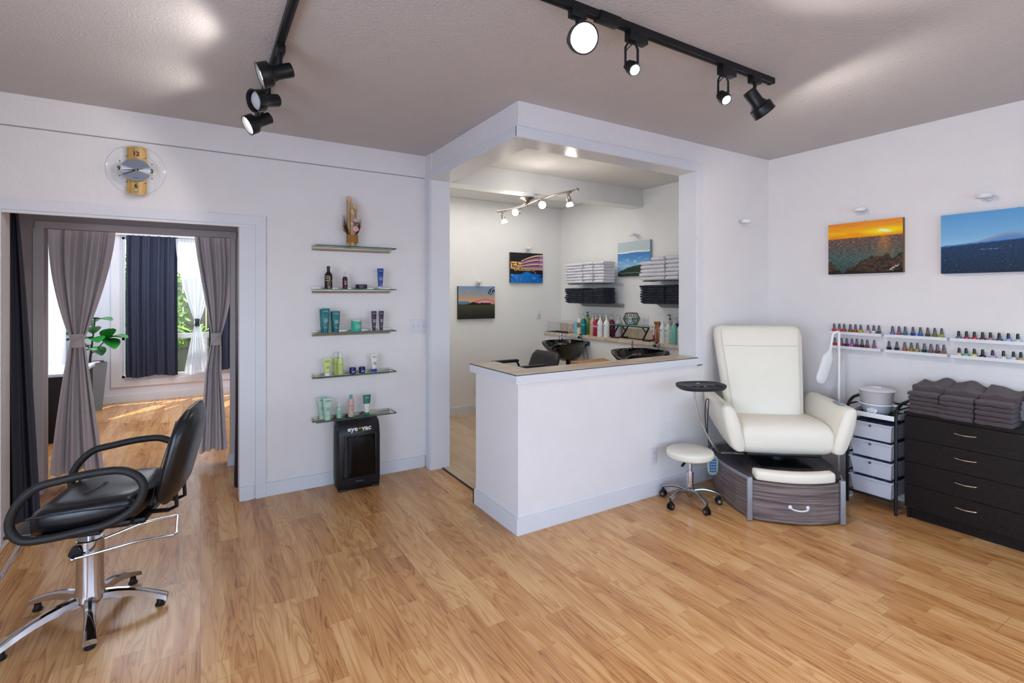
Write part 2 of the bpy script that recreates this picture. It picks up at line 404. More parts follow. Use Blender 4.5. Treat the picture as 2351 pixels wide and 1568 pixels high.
# ---- second frame & far room
dimw = mat('shade_wall', (186, 176, 176), .7, bump=.1, bscale=60)  # greyed so the wall colour carries the shade of the hall
S('wall_hall', [(-1.35, -1.0, 5.08, 5.2, 0, H), (.225, 1.67, 5.08, 5.2, 0, H), (-1.0, .225, 5.08, 5.2, 2.0, H), (-2.05, -1.9, 4.30, 8.95, 0, H), (1.5, 1.66, 5.2, 8.95, 0, H)], dimw, 'shade-toned inner partition behind the doorway holding the taupe curtains', 'wall')
S('trim_10', [(-1.05, .27, 5.066, 5.08, 1.995, 2.045), (-1.06, -1.0, 5.066, 5.08, 0, 1.995), (.225, .262, 5.066, 5.08, 0, 1.995)], mat('shade_trim', (210, 202, 204), .5), 'shade-toned casing around the inner curtained opening', 'trim')  # casing colour darkened for the same hall shade
S('trim_11', [(.2, .29, 5.05, 5.066, 0, .1)], trimw, 'white baseboard block at the foot of the inner opening', 'trim')
WX0, WX1, WZ0, WZ1 = -.93, 1.05, .33, 2.3
farw = mat('far_white', (226, 228, 238), .7)
S('wall_far', [(-1.9, WX0, 8.84, 8.95, 0, H), (WX1, 1.5, 8.84, 8.95, 0, H), (WX0, WX1, 8.84, 8.95, 0, WZ0), (WX0, WX1, 8.84, 8.95, WZ1, H)], farw, 'white far wall around the garden window', 'wall')
S('wall_far_side', [(-1.9, -1.53, 8.3, 8.84, 0, H), (-1.9, -1.53, 5.2, 6.6, 0, H), (-1.9, -1.53, 6.6, 8.3, 0, .55), (-1.9, -1.53, 6.6, 8.3, 2.2, H)], farw, 'white side wall of the far room with a bright window', 'wall')
S('baseboard_far', [(-1.53, 1.5, 8.826, 8.84, 0, .1)], trimw, 'white baseboard below the garden window', 'baseboard')
b = BM()
for x in ((WX0-.12, WX0-.02, 8.82, 8.84, WZ0-.12, WZ1+.1), (WX1+.02, WX1+.12, 8.82, 8.84, WZ0-.12, WZ1+.1), (WX0-.02, WX1+.02, 8.82, 8.84, WZ0-.12, WZ0-.03), (WX0-.02, WX1+.02, 8.82, 8.84, WZ1+.02, WZ1+.1)): box(b, *x, bev=.003)
w = struct('window_1', b, trimw, 'garden window with wide white frame in the far wall', 'window')
b = BM()
for x in ((WX0-.02, WX0+.03, 8.85, 8.9, WZ0, WZ1), (WX1-.03, WX1+.02, 8.85, 8.9, WZ0, WZ1), (WX0, WX1, 8.85, 8.9, WZ0-.03, WZ0+.03), (WX0, WX1, 8.85, 8.9, WZ1-.03, WZ1+.02), (WX0, WX1, 8.85, 8.9, .86, .93), (.03, .09, 8.85, 8.9, WZ0, .86)): box(b, *x)
obj('window_frame', b, whitep, w, flat=True)
b = BM(); box(b, WX0, WX1, 8.874, 8.878, WZ0, WZ1); obj('pane', b, gglass, w, flat=True)
b = BM()
for x in ((-1.545, -1.52, 6.5, 6.6, .45, 2.3), (-1.545, -1.52, 8.3, 8.4, .45, 2.3), (-1.545, -1.5, 6.5, 8.4, .45, .55), (-1.545, -1.52, 6.5, 8.4, 2.2, 2.3)): box(b, *x, bev=.003)
w = struct('window_2', b, trimw, 'bright side window of the far room with a white sheer curtain', 'window')
b = BM(); 
for x in ((-1.7, -1.66, 6.6, 8.3, 1.17, 1.19), (-1.7, -1.66, 6.6, 8.3, 1.68, 1.70), (-1.7, -1.66, 7.4, 7.44, .55, 2.2)): box(b, *x)
obj('window_frame', b, mat('muntin', (110, 118, 125), .5), w, flat=True)
b = BM(); box(b, -1.685, -1.681, 6.6, 8.3, .55, 2.2); obj('pane', b, gglass, w, flat=True)
# shop window behind the camera
b = BM()
for x in ((-1.2, -1.14, -2.6, -2.5, .35, 2.25), (3.84, 3.9, -2.6, -2.5, .35, 2.25), (-1.2, 3.9, -2.6, -2.5, .35, .41), (-1.2, 3.9, -2.6, -2.5, 2.19, 2.25), (1.3, 1.37, -2.6, -2.5, .35, 2.25)): box(b, *x)
w = struct('window_3', b, trimw, 'wide shop window behind the viewer', 'window')
b = BM(); box(b, -1.2, 3.9, -2.56, -2.555, .35, 2.25); obj('pane', b, gglass, w, flat=True)

b = BM()
for x in ((-2.0, -1.94, -1.6, 1.6, .3, .36), (-2.0, -1.94, -1.6, 1.6, 2.14, 2.2), (-2.0, -1.94, -1.6, -1.54, .3, 2.2), (-2.0, -1.94, 1.54, 1.6, .3, 2.2)): box(b, *x)
w = struct('window_4', b, trimw, 'side window of the salon left of the viewer', 'window')
b = BM(); box(b, -1.97, -1.966, -1.6, 1.6, .3, 2.2); obj('pane', b, gglass, w, flat=True)

# ---- outdoors
grass = mat('lawn', (120, 150, 70), .9, bump=.8, bscale=30, var=.5, vscale=8)
S('ground', [(-8, 8, 8.96, 16, -.35, -.25)], grass, 'sunlit lawn outside the garden window', 'ground')
fw = grain_mat('fence_wood', (150, 132, 108), (190, 172, 146), scale=(20, 20, 2), rough=.8)
t = thing('garden_fence', 'weathered wooden board fence beyond the garden window', 'fence', (0, 12.2, -.25))
for i in range(26):
    b = BM(); box(b, -.09, .09, -.012, .012, 0, 2.1+.02*math.sin(i*3), bev=.004); o = obj('board', b, fw, t); o.location = (-2.6+i*.2, 0, 0)
for z in (.4, 1.6):
    b = BM(); box(b, -2.7, 2.6, .015, .06, z, z+.09); obj('rail', b, fw, t, flat=True)
def leafblob(name, c, r, n, col, ls, label, group=None, seed=0, mats=2):
    rd = random.Random(seed); b = BM()
    for i in range(n):
        d = Vector((rd.gauss(0, 1), rd.gauss(0, 1), rd.gauss(0, 1))).normalized()*(rd.random()**.35)
        p = Vector((d.x*r[0], d.y*r[1], d.z*r[2]+r[2]))
        a = Vector((rd.gauss(0, 1), rd.gauss(0, 1), rd.gauss(0, .6))).normalized(); q = a.orthogonal().normalized()
        s = ls*(.6+rd.random()*.8)
        vs = [b.verts.new(p), b.verts.new(p+a*s*.5+q*s*.28), b.verts.new(p+a*s), b.verts.new(p+a*s*.5-q*s*.28)]; b.faces.new(vs)
    m = mat('leaf_'+name+str(seed), col, .6, var=.45, vscale=12)
    t = thing(name, label, 'shrub', c, group=group)
    obj('foliage', b, m, t, flat=True)
    b = BM(); 
    for k in range(4): tube(b, [(0, 0, 0), (.1*math.cos(k*1.6), .1*math.sin(k*1.6), r[2]*.6), (r[0]*.5*math.cos(k*1.6), r[1]*.5*math.sin(k*1.6), r[2]*1.1)], .018, 6)
    obj('stem', b, mat('bark', (92, 74, 56), .9), t)
    return t
leafblob('leafy_shrub', (-.85, 11.3, -.25), (.65, .45, 1.35), 2600, (150, 185, 80), .12, 'tall bright green shrub seen left of the white sheer curtain', seed=1)
leafblob('leafy_shrub', (-1.45, 10.6, -.25), (.6, .5, 1.0), 1400, (96, 130, 60), .12, 'darker green shrub at the left edge of the garden window', seed=2)
leafblob('leafy_shrub', (1.5, 11.4, -.25), (.8, .5, 1.5), 1500, (120, 150, 72), .13, 'green shrub by the fence at the right of the garden window', seed=3)
# strap-leaf plant
def strap_plant(name, loc, n, ln, col, label, wd=.03, seed=5, up=.8):
    rd = random.Random(seed); t = thing(name, label, 'plant', loc)
    b = BM()
    for i in range(n):
        a = 2*PI*i/n*2.4+rd.random(); e = up*(.55+.6*rd.random()); L = ln*(.7+.5*rd.random()); vs = []
        for k in range(7):
            s = k/6; rr = L*s*(.35+.5*s); z = L*e*s*(1.35-.85*s); w_ = wd*math.sin(PI*min(1, .12+s*.86))
            p = Vector((math.cos(a)*rr, math.sin(a)*rr, z)); q = Vector((-math.sin(a), math.cos(a), 0))*w_
            vs.append((b.verts.new(p-q), b.verts.new(p+q)))
        for u_, v_ in zip(vs[:-1], vs[1:]): b.faces.new((u_[0], u_[1], v_[1], v_[0]))
    obj('leaves', b, mat('strap_'+name, col, .5, var=.3), t)
    return t
s_ = strap_plant('strap_leaf_plant', (-.07, 9.75, .65), 46, .62, (128, 170, 58), 'broad strap-leaf plant behind the tied white sheer curtain', .035)
b = BM(); lathe(b, [(0, -.9), (.2, -.9), (.24, -.1), (.22, -.02), (.0, -.02)], 20); obj('planter', b, mat('stone_pot', (120, 112, 100), .9), s_)
gt = strap_plant('tufted_grass', (.05, 9.5, -.25), 160, .5, (190, 200, 120), 'pale tufts of grass low outside the garden window', .006, 9)

# ================================================================ CURTAINS
def curtain(name, label, loc, w, h, m, folds, amp, prof=None, cx=None, rz=0., nx=90, ny=60, group=None, hem=0., tie=None, tiem=None, seed=0, header=True):
    """cloth panel: local x across, z up from its hem; prof(t) width factor and cx(t) centre shift, t=0 top, 1 bottom"""
    t_ = thing(name, label, 'curtain', loc, rz, group)
    prof = prof or (lambda t: 1.); cx = cx or (lambda t: 0.)
    b = BM(); rows = []
    for j in range(ny+1):
        t = j/ny; k = prof(t); row = []
        for i in range(nx+1):
            s = i/nx-.5
            comp = max(.25, k)
            ph = s*folds*2*PI+.5*math.sin(t*3+seed)+seed
            dy = amp*(.55+.9*(1-comp))*math.sin(ph)*(.35+.65*min(1, t*4+.2)) + amp*.5*math.sin(ph*2.3+t*2)
            dy *= (.35+.65*min(1., comp*1.2))
            x = cx(t)+s*w*k+amp*.25*math.cos(ph)*comp
            z = h*(1-t)+(.012*math.sin(s*9+seed) if t > .98 else 0)
            row.append(b.verts.new((x, dy, z)))
        rows.append(row)
    for a, c in zip(rows[:-1], rows[1:]):
        for i in range(nx): b.faces.new((a[i], a[i+1], c[i+1], c[i]))
    o = obj('cloth', b, m, t_, smooth=180)
    if tie:
        tt, tw = tie; b = BM(); z = h*(1-tt)
        rings = [sring(cx(tt), 0, z+dz, (tw/2)*q, .035*q, 2.6, 20) for dz, q in ((-.055, .95), (-.05, 1.03), (-.01, .97), (.02, .99), (.05, 1.04), (.055, .96))]
        loft(b, rings); tube(b, [(cx(tt)-tw*.5, -.02, z-.03), (cx(tt), -.045, z+.01), (cx(tt)+tw*.48, -.02, z+.035)], .007, 6, smooth=4)
        obj('tieback', b, tiem or m, t_)
    return t_
def tiedprof(tt, mn, bot, sharp=1.25):
    def f(t):
        if t < tt: return mn+(1-mn)*(1-(t/tt)**1.7)
        return mn+(bot-mn)*(((t-tt)/(1-tt))**.85)
    return f
def rail(name, label, x0, x1, y, z, m=None, r=.008, axis='x'):
    b = BM()
    if axis == 'x': cyl(b, (x0, y, z), (x1, y, z), r, 10)
    else: cyl(b, (y, x0, z), (y, x1, z), r, 10)
    return tag(obj(name, b, m or whitep), label, 'curtain rod')
taupe = mat('taupe_satin', (214, 202, 204), .36, bump=.12, bscale=220, spec=.5, sheen=.3)
taupe2 = mat('taupe_tie', (206, 196, 194), .6)
darkc = mat('charcoal_cloth', (58, 55, 66), .75, bump=.1, bscale=200)
navyc = mat('navy_cloth', (50, 56, 76), .7, bump=.1, bscale=200)
sheer = sheer_mat('sheer_white', (248, 249, 255), .18)
rail('curtain_rod', 'slim rod across the inner opening carrying the taupe curtains', -1.0, .225, 5.26, 2.03)
curtain('taupe_curtain', 'taupe satin curtain tied in the middle, at the left of the inner opening', (-.80, 5.26, .08), .40, 1.94, taupe, 3.2, .04,
        tiedprof(.46, .2, .82), lambda t: -.02*math.sin(PI*t)-.03*t, tie=(.46, .085), tiem=taupe2, seed=1.)
curtain('taupe_curtain', 'taupe satin curtain tied in the middle, at the right of the inner opening', (.10, 5.26, .10), .30, 1.92, taupe, 3.1, .035,
        tiedprof(.47, .23, .72), lambda t: .03*math.sin(PI*min(1, t*1.6)), tie=(.48, .08), tiem=taupe2, seed=2.)
rail('curtain_rod', 'slim rod behind the doorway casing carrying the charcoal curtains', -1.2, .5, 4.40, 2.06)
curtain('charcoal_curtain', 'long charcoal curtain at the left edge of the doorway', (-1.06, 4.40, .03), .36, 2.0, darkc, 3.4, .035,
        lambda t: .38+.62*t**.8, lambda t: .0*t, seed=.3)
curtain('charcoal_curtain', 'narrow charcoal curtain hanging just behind the right door jamb', (.30, 4.40, .03), .17, 2.0, darkc, 4, .02,
        lambda t: .5+.5*t, lambda t: 0, seed=1.3)
rail('curtain_rod', 'white rod over the garden window', -1.0, 1.1, 8.77, 2.33, r=.01)
curtain('navy_curtain', 'broad navy curtain hanging over the left part of the garden window', (-.58, 8.77, .345), .61, 1.98, navyc, 4.5, .03, seed=.8, nx=120)
curtain('white_sheer_curtain', 'white sheer curtain tied with a dark band in front of the garden', (-.04, 8.70, .35), .54, 1.95, sheer, 6, .03,
        tiedprof(.62, .1, .62), lambda t: 0., tie=(.62, .06), tiem=navyc, seed=.2, nx=140)
curtain('navy_curtain', 'navy curtain mostly hidden behind the right taupe curtain', (.40, 8.77, .36), .58, 1.96, navyc, 5, .03, seed=1.9)
rail('curtain_rod', 'white rod over the bright side window', 6.5, 8.5, -1.46, 2.33, r=.01, axis='y')
curtain('white_sheer_curtain', 'white sheer curtain hanging at the bright side window', (-1.45, 8.05, .4), .5, 1.93, sheer, 9, .03, rz=PI/2, seed=.5)

# ================================================================ FAR ROOM
t = thing('reception_desk', 'black desk with a white top, mostly hidden by the left taupe curtain', 'desk', (-1.27, 7.1, 0))
b = BM(); box(b, -.24, .2, -.35, .5, 0, .665, bev=.004); obj('cabinet_body', b, mat('desk_black', (12, 12, 13), .5), t)
b = BM(); box(b, -.26, .22, -.37, .52, .665, .695, bev=.004); obj('desk_top', b, mat('desk_white', (222, 222, 235), .35), t)
# fig plant and pot
t = thing('tall_planter', 'tall tapered grey concrete planter beside the garden window', 'planter', (-1.22, 8.45, 0), R(12))
concrete = mat('concrete', (128, 134, 136), .85, bump=.25, bscale=30, var=.12)
b = BM()
loft(b, [[Vector((sx*w_, sy*w_, z)) for sx, sy in ((-1, -1), (1, -1), (1, 1), (-1, 1))] for w_, z in ((.115, 0), (.165, .62), (.145, .62), (.14, .56), (.0, .56))], cap=False)
bmesh.ops.holes_fill(b, edges=b.edges[:], sides=8)
obj('pot', b, concrete, t, flat=True)
b = BM(); lathe(b, [(0, .61), (.1, .61), (.105, .618), (0, .618)], 20); obj('inner_rim', b, whitep, t)
t = thing('fiddle_leaf_fig', 'small fiddle leaf fig with broad glossy leaves in the grey planter', 'plant', (-1.22, 8.45, .615), R(-20))
b = BM(); tube(b, [(0, 0, 0), (.01, 0, .12), (.03, .0, .3), (.05, 0, .5)], [.012, .01, .008, .006], 8, smooth=4)
for p, q in (((.01, 0, .1), (.17, -.02, .28)), ((.02, 0, .14), (-.12, .02, .3)), ((.02, 0, .2), (.08, -.1, .3))): tube(b, [p, ((p[0]+q[0])/2, q[1]/2, p[2]+.08), q], .006, 6, smooth=3)
obj('stem', b, mat('fig_stem', (74, 60, 44), .8), t)
figm = mat('fig_leaf', (44, 132, 52), .3, spec=.6, var=.3, vscale=9)
def figleaf(p, d, L):
    b = BM(); d = Vector(d).normalized(); s = d.cross(Vector((0, 0, 1))).normalized(); u = s.cross(d); rows = []
    for k in range(9):
        t_ = k/8; w_ = L*.44*(math.sin(PI*min(1, t_*.93+.04)))**.7*(.75+.35*t_)
        c = Vector(p)+d*L*t_-u*L*.35*t_*t_
        rows.append([b.verts.new(c-s*w_+u*w_*.35), b.verts.new(c-s*w_*.5+u*w_*.05), b.verts.new(c), b.verts.new(c+s*w_*.5+u*w_*.05), b.verts.new(c+s*w_+u*w_*.35)])
    for a, c in zip(rows[:-1], rows[1:]):
        for i in range(4): b.faces.new((a[i], a[i+1], c[i+1], c[i]))
    return b
leaves = [((.05, 0, .5), (-.5, -.2, .5), .2), ((.05, 0, .5), (.6, -.2, .2), .19), ((.05, 0, .48), (.2, -.6, .3), .18), ((.17, -.02, .28), (.9, -.2, .35), .22), ((.17, -.02, .28), (.7, -.6, -.2), .2), ((.17, -.02, .27), (.3, -.3, .9), .18),
          ((-.12, .02, .3), (-.7, -.3, .5), .2), ((-.12, .02, .29), (-.8, -.2, -.1), .19), ((-.1, 0, .28), (-.2, -.6, .5), .18), ((.03, 0, .34), (.2, -.6, .6), .2), ((.08, -.1, .3), (.5, -.6, .1), .2), ((.08, -.1, .3), (-.3, -.7, .1), .19), ((.02, 0, .2), (-.5, -.7, .0), .18), ((.02, 0, .18), (.7, -.5, -.1), .19), ((.03, 0, .42), (-.7, .1, .6), .19), ((.0, 0, .15), (-.9, 0, -.05), .16)]
for p, d, L in leaves: obj('leaf', figleaf(p, d, L), figm, t, smooth=180)
t.scale = (1.18, 1.18, 1.1)
# ================================================================ CLOCK
honey = grain_mat('honey_wood', (196, 146, 72), (222, 176, 104), scale=(60, 60, 3), rough=.3)
t = thing('wall_clock', 'round glass wall clock with a honey wood strip and brushed oval dial', 'clock', (-.356, 4.147, 2.305))
b = BM()
rings = []
for i in range(13):
    a = -1+2*i/12; x = a*.052; y = -.045+.02*a*a
    rings.append([Vector((x, y, -.158+.006*a*a)), Vector((x, y, .158-.006*a*a)), Vector((x, y+.01, .158-.006*a*a)), Vector((x, y+.01, -.158+.006*a*a))])
loft(b, rings); box(b, -.02, .02, -.036, 0, -.13, .13); obj('wood_strip', b, honey, t)
b = BM(); RX = Matrix.Translation((0, -.058, 0)) @ Matrix.Rotation(PI/2, 4, 'X')
lathe(b, [(0, 0), (.157, 0), (.160, .002), (.157, .004), (0, .004)], 56, RX); obj('glass_disc', b, thinglass, t)
b = BM(); lathe(b, [(.1585, .0005), (.161, .002), (.1585, .0038), (.1575, .002)], 56, RX); obj('glass_rim', b, mat('rim_glass', (206, 208, 212), .1), t)
dial = bpy.data.materials.new('dial'); dial.use_nodes = True; nt = dial.node_tree; bb = nt.nodes['Principled BSDF']
bb.inputs['Metallic'].default_value = 1.; bb.inputs['Roughness'].default_value = .32
tc = nt.nodes.new('ShaderNodeTexCoord'); sp = nt.nodes.new('ShaderNodeSeparateXYZ'); nt.links.new(tc.outputs['Object'], sp.inputs[0])
an = math_(nt, 'ARCTAN2', sp.outputs[2], sp.outputs[0]); an = math_(nt, 'ABSOLUTE', math_(nt, 'COSINE', math_(nt, 'MULTIPLY', an, 1.)))
cr = nt.nodes.new('ShaderNodeValToRGB'); cr.color_ramp.elements[0].color = rgb(140, 146, 156); cr.color_ramp.elements[1].color = rgb(226, 230, 230)  # bow-tie highlights of the metal painted into the dial colour
cr.color_ramp.elements[0].position = .5; nt.links.new(math_(nt, 'POWER', an, 9.), cr.inputs[0]); nt.links.new(cr.outputs[0], bb.inputs['Base Color'])
b = BM(); loft(b, [sring(0, -.064, 0, .080, .072, 2, 48, 'y'), sring(0, -.067, 0, .080, .072, 2, 48, 'y')]); obj('dial', b, dial, t)
ink = mat('ink', (22, 18, 20), .6)
for s, x, z in (('12', 0, .105), ('3', .083, 0), ('6', 0, -.103), ('9', -.089, .0)): text('numeral', s, .038, ink, t, (x, -.069, z), off=.0009)
b = BM()
for k in range(12):
    if k % 3 == 0: continue
    a = k*PI/6; lathe(b, [(0, 0), (.0035, 0), (.0035, .002), (0, .002)], 10, Matrix.Translation((math.sin(a)*.098, -.0665, math.cos(a)*.095)) @ Matrix.Rotation(PI/2, 4, 'X'))
obj('hour_dots', b, ink, t)
for (dx, dz, L, w_) in ((-.985, -.12, .078, .004), (-.87, -.49, .092, .003), (.93, .3, .038, .0012)):
    b = BM(); p = Vector((0, -.072, 0)); d = Vector((dx, 0, dz)).normalized(); s = Vector((-d.z, 0, d.x))
    loft(b, [[p-d*.012+s*w_, p-d*.012-s*w_, p-d*.012-s*w_+Vector((0, .001, 0)), p-d*.012+s*w_+Vector((0, .001, 0))], [p+d*L+s*.0006, p+d*L-s*.0006, p+d*L-s*.0006+Vector((0, .001, 0)), p+d*L+s*.0006+Vector((0, .001, 0))]])
    obj('hand', b, ink, t)
b = BM(); lathe(b, [(0, 0), (.006, 0), (.005, .004), (0, .005)], 14, Matrix.Translation((0, -.07, 0)) @ Matrix.Rotation(PI/2, 4, 'X')); obj('center_pin', b, mat('brass', (190, 160, 80), .25, 1.), t)
for z in (.137, -.128):
    b = BM(); lathe(b, [(.0, 0), (.009, 0), (.009, .004), (.006, .008), (0, .009)], 16, Matrix.Translation((0, -.062, z)) @ Matrix.Rotation(PI/2, 4, 'X')); obj('screw_cap', b, chrome, t)
text('quartz_mark', 'QUARTZ', .008, mat('ink2', (90, 90, 100), .6), t, (0, -.0685, -.05))

# ================================================================ GLASS SHELVES (left)
shelfz = [1.872, 1.540, 1.205, .874, .537]
pos = ['topmost', 'second', 'third', 'fourth', 'lowest']
what = ['under the bamboo arrangement', 'holding the dark bottle and blue tube', 'holding teal tubes and a mint jar', 'holding yellow green tubes and two navy jars', 'just above the black floor vacuum']
for z, p, wt in zip(shelfz, pos, what):
    t = thing('glass_shelf', 'narrow glass wall shelf %s, %s of the five' % (wt, p), 'shelf', (1.045, 4.147, z), group='glass shelves on the left wall')
    b = BM(); box(b, -.305, .312, -.15, -.012, -.008, 0, bev=.001); obj('glass_panel', b, gglass, t)
    b = BM(); box(b, -.305, .312, -.1512, -.150, -.008, 0); box(b, -.3062, -.305, -.15, -.012, -.008, 0); box(b, .312, .3132, -.15, -.012, -.008, 0); obj('glass_edge', b, gedge, t, flat=True)
    b = BM()
    rings = []
    for x in (-.310, .300):
        rings.append([Vector((x, y, zz)) for y, zz in ((0, -.034), (-.012, -.034), (-.022, -.026), (-.026, -.014), (-.026, -.009), (-.012, -.009), (-.012, .003), (-.02, .003), (-.02, .009), (0, .009))])
    loft(b, rings); obj('rail', b, brushed, t, flat=True)

def lines(parent, m, y, zs, ws, x=0., h=.0022):
    b = BM()
    for z, w_ in zip(zs, ws): box(b, x-w_/2, x+w_/2, y, y+.0006, z, z+h)
    return obj('label_print', b, m, parent, flat=True)
wprint = mat('white_print', (225, 228, 235), .6)
def tube_bottle(name, label, loc, h, w, d, col, cap, caph=.022, rz=0., group=None, prn=None, brand='AVEDA', band=None, capw=.8, rough=.32):
    t = thing(name, label, 'tube', loc, rz, group)
    m = mat('tube_%d_%d_%d' % tuple(col), col, rough)
    b = BM(); n = 28; rings = []
    for k in range(9):
        s = k/8; z = caph+(h-caph-.012)*s
        rings.append(sring(0, 0, z, w/2*(capw+(1-capw)*s), d/2*(1-s)**.6+.0012, 2+1.5*s, n))
    rings.append(sring(0, 0, h, w/2, .0012, 4, n))
    loft(b, rings); o = obj('tube_body', b, m, t)
    b = BM(); loft(b, [sring(0, 0, 0, w/2*capw*.93, d/2*.93, 2.2, n), sring(0, 0, caph*.9, w/2*capw*.97, d/2*.97, 2.2, n), sring(0, 0, caph, w/2*capw*.9, d/2*.9, 2.2, n)])
    obj('cap', b, mat('cap_%d_%d_%d' % tuple(cap), cap, .35), t)
    pm = mat('prn_%d_%d_%d' % tuple(prn), prn, .6) if prn else wprint
    if band:
        z0, z1, bc = band; b = BM(); rr = []
        for k in range(4):
            z = h*(z0+(z1-z0)*k/3); s = (z-caph)/(h-caph-.012); rr.append(sring(0, 0, z, w/2*(capw+(1-capw)*s)+.0006, d/2*max(0, 1-s)**.6+.0018, 2+1.5*s, n))
        loft(b, rr); obj('color_band', b, mat('band_%d_%d_%d' % tuple(bc), bc, .4), t)
    yf = lambda z: -(d/2*max(0, 1-(z-caph)/(h-caph-.012))**.6+.0035)
    text('brand_print', brand, w*.19, pm, t, (0, yf(h*.86)-.001, h*.87))
    lines(t, pm, yf(h*.45)-.002, [h*.56, h*.51, h*.47, h*.43, h*.2], [w*.45, w*.38, w*.5, w*.3, w*.34])
    return t
def bottle(name, label, loc, prof, col, capprof, capc, prn=None, brand='AVEDA', rz=0., group=None, rough=.3, bz=.6, bs=.2, trans=0., cat='bottle', parts=None):
    t = thing(name, label, cat, loc, rz, group)
    b = BM(); lathe(b, prof, 28); obj('bottle_body', b, mat('bot_%d_%d_%d' % tuple(col), col, rough), t)
    b = BM(); lathe(b, capprof, 20); obj('cap', b, mat('cap_%d_%d_%d' % tuple(capc), capc, .35), t)
    rmax = max(p[0] for p in prof); h = max(p[1] for p in prof)
    pm = mat('prn_%d_%d_%d' % tuple(prn), prn, .6) if prn else wprint
    if brand: text('brand_print', brand, rmax*.42, pm, t, (0, -rmax-.0015, h*bz))
    lines(t, pm, -rmax-.001, [h*(bz-.14), h*(bz-.2), h*(bz-.26), h*.12], [rmax*.8, rmax*.6, rmax*.7, rmax*.6])
    return t
Y0 = 4.06
# shelf 1: bamboo arrangement
t = thing('bamboo_arrangement', 'bamboo arrangement with pink blossoms and twine wrap on the topmost glass shelf', 'ornament', (1.02, 4.06, shelfz[0]))
bam = mat('bamboo', (184, 152, 108), .45, var=.1); bamin = mat('bamboo_inner', (226, 188, 150), .6)
for (x, y, r_, h_, tl) in ((-.022, .012, .019, .405, 1), (.022, .012, .017, .352, 1), (-.002, -.02, .017, .300, 1)):
    b = BM(); n = 20; rr = []
    zs = [0, .008, .03, .1, .102, .104, .2, .202, .204]
    for z in [q for q in zs if q < h_-.07]: rr.append(sring(x, y, z, r_*(1.05 if z in (.102, .202) else 1), r_*(1.05 if z in (.102, .202) else 1), 2, n))
    def slant(rad, dz=0): return [Vector((x+rad*math.cos(2*PI*i/n), y+rad*math.sin(2*PI*i/n), h_-.028+dz+.028*(math.sin(2*PI*i/n)))) for i in range(n)]
    rr.append(slant(r_)); rr.append(slant(r_*.8))
    c = slant(r_*.78, -.025); rr.append(c); loft(b, rr); obj('bamboo_stalk', b, bam, t)
    b = BM(); loft(b, [slant(r_*.8, .0005), slant(r_*.35, -.012)]); obj('cut_face', b, bamin, t)
tw = mat('twine', (168, 122, 66), .9, bump=.8, bscale=300)
b = BM()
for k in range(10): tube(b, [(math.cos(a)*.042+.0, math.sin(a)*.036, .035+k*.0062) for a in [i*2*PI/20 for i in range(20)]], .0038, 6, closed=True)
obj('twine_wrap', b, tw, t)
b = BM(); rd = random.Random(3)
for cx_, sp_, n_ in ((-.045, -.5, 46), (.045, .35, 26)):
    for i in range(n_):
        e = Vector((cx_*1.1+sp_*.05*rd.random()+rd.gauss(0, .008), rd.gauss(0, .012), .12+rd.random()*(.14 if cx_ < 0 else .12)))
        tube(b, [(cx_*.5+rd.gauss(0, .004), rd.gauss(0, .006), .08), ((cx_+e.x)/2, e.y*.5, (e.z+.08)/2+.02), e], [.0016, .0012, .0006], 4)
for i in range(9): 
    a = -.2-i*.05; tube(b, [(-.04, 0, .12+i*.006), (-.075-.01*rd.random(), -.01, .13+i*.01)], .0006, 4)
obj('dried_grass', b, mat('dried_grass', (96, 58, 38), .9), t)
pk = mat('blossom_pink', (238, 170, 198), .6); pk2 = mat('blossom_core', (214, 88, 130), .6); gl = mat('small_leaf', (40, 110, 50), .5)
for fx, fz, fr in ((.012, .205, .014), (-.012, .178, .012), (.016, .138, .021)):
    b = BM()
    for k in range(5):
        a = k*2*PI/5+fx*50; sphere(b, (fx+math.cos(a)*fr*.55, -.044-.002*k, fz+math.sin(a)*fr*.55), fr*.55, s=(1, .35, 1), n=10)
    f = obj('blossom', b, pk, t); b = BM(); sphere(b, (fx, -.053, fz), fr*.2, n=8); obj('blossom_core', b, pk2, f)
b = BM()
for lx, lz in ((.012, .19), (.028, .183), (.014, .168), (.002, .186)): sphere(b, (lx, -.042, lz), .01, s=(1, .2, .7), n=8)
obj('leaves', b, gl, t)
# shelf 2
z = shelfz[1]
bottle('hair_care_bottle', 'black bottle with tan geometric print at the left of the second glass shelf', (.84, Y0, z), [(0, 0), (.026, 0), (.0285, .004), (.0285, .10), (.026, .115), (.014, .128), (.0125, .132), (0, .132)], (28, 22, 24),
       [(.0, .131), (.0125, .131), (.0125, .142), (.011, .144), (.011, .15), (.0125, .152), (.0125, .174), (0, .175)], (46, 32, 46), brand=None, bz=.2)
b = BM()
for x in ((-.027, .005, .093, .098), (-.027, .002, .078, .083), (-.027, -.002, .06, .065), (.002, .007, .06, .098)): box(b, x[0], x[1], -.0298, -.0285, x[2], x[3])
tube(b, [(.006, -.0288, .062), (-.008, -.029, .045), (-.008, -.029, .008)], .002, 4); tube(b, [(.024, -.018, .066), (.006, -.029, .04), (.006, -.029, .02)], .002, 4)
o = obj('tan_print', b, mat('tan_print', (188, 164, 120), .6), None, flat=True); o.parent = [q for q in bpy.data.objects if q.name == 'hair_care_bottle'][0]
bottle('spray_bottle', 'small dark red spray bottle with a clear cap on the second glass shelf', (.965, Y0, z), [(0, 0), (.017, 0), (.019, .003), (.019, .082), (.016, .092), (.009, .096), (0, .096)], (72, 18, 34),
       [(0, .096), (.0095, .096), (.0095, .118), (.007, .124), (.006, .135), (0, .135)], (208, 208, 214))
t = thing('flat_jar', 'low dark navy jar lying near the middle of the second glass shelf', 'jar', (1.092, Y0, z), 0)
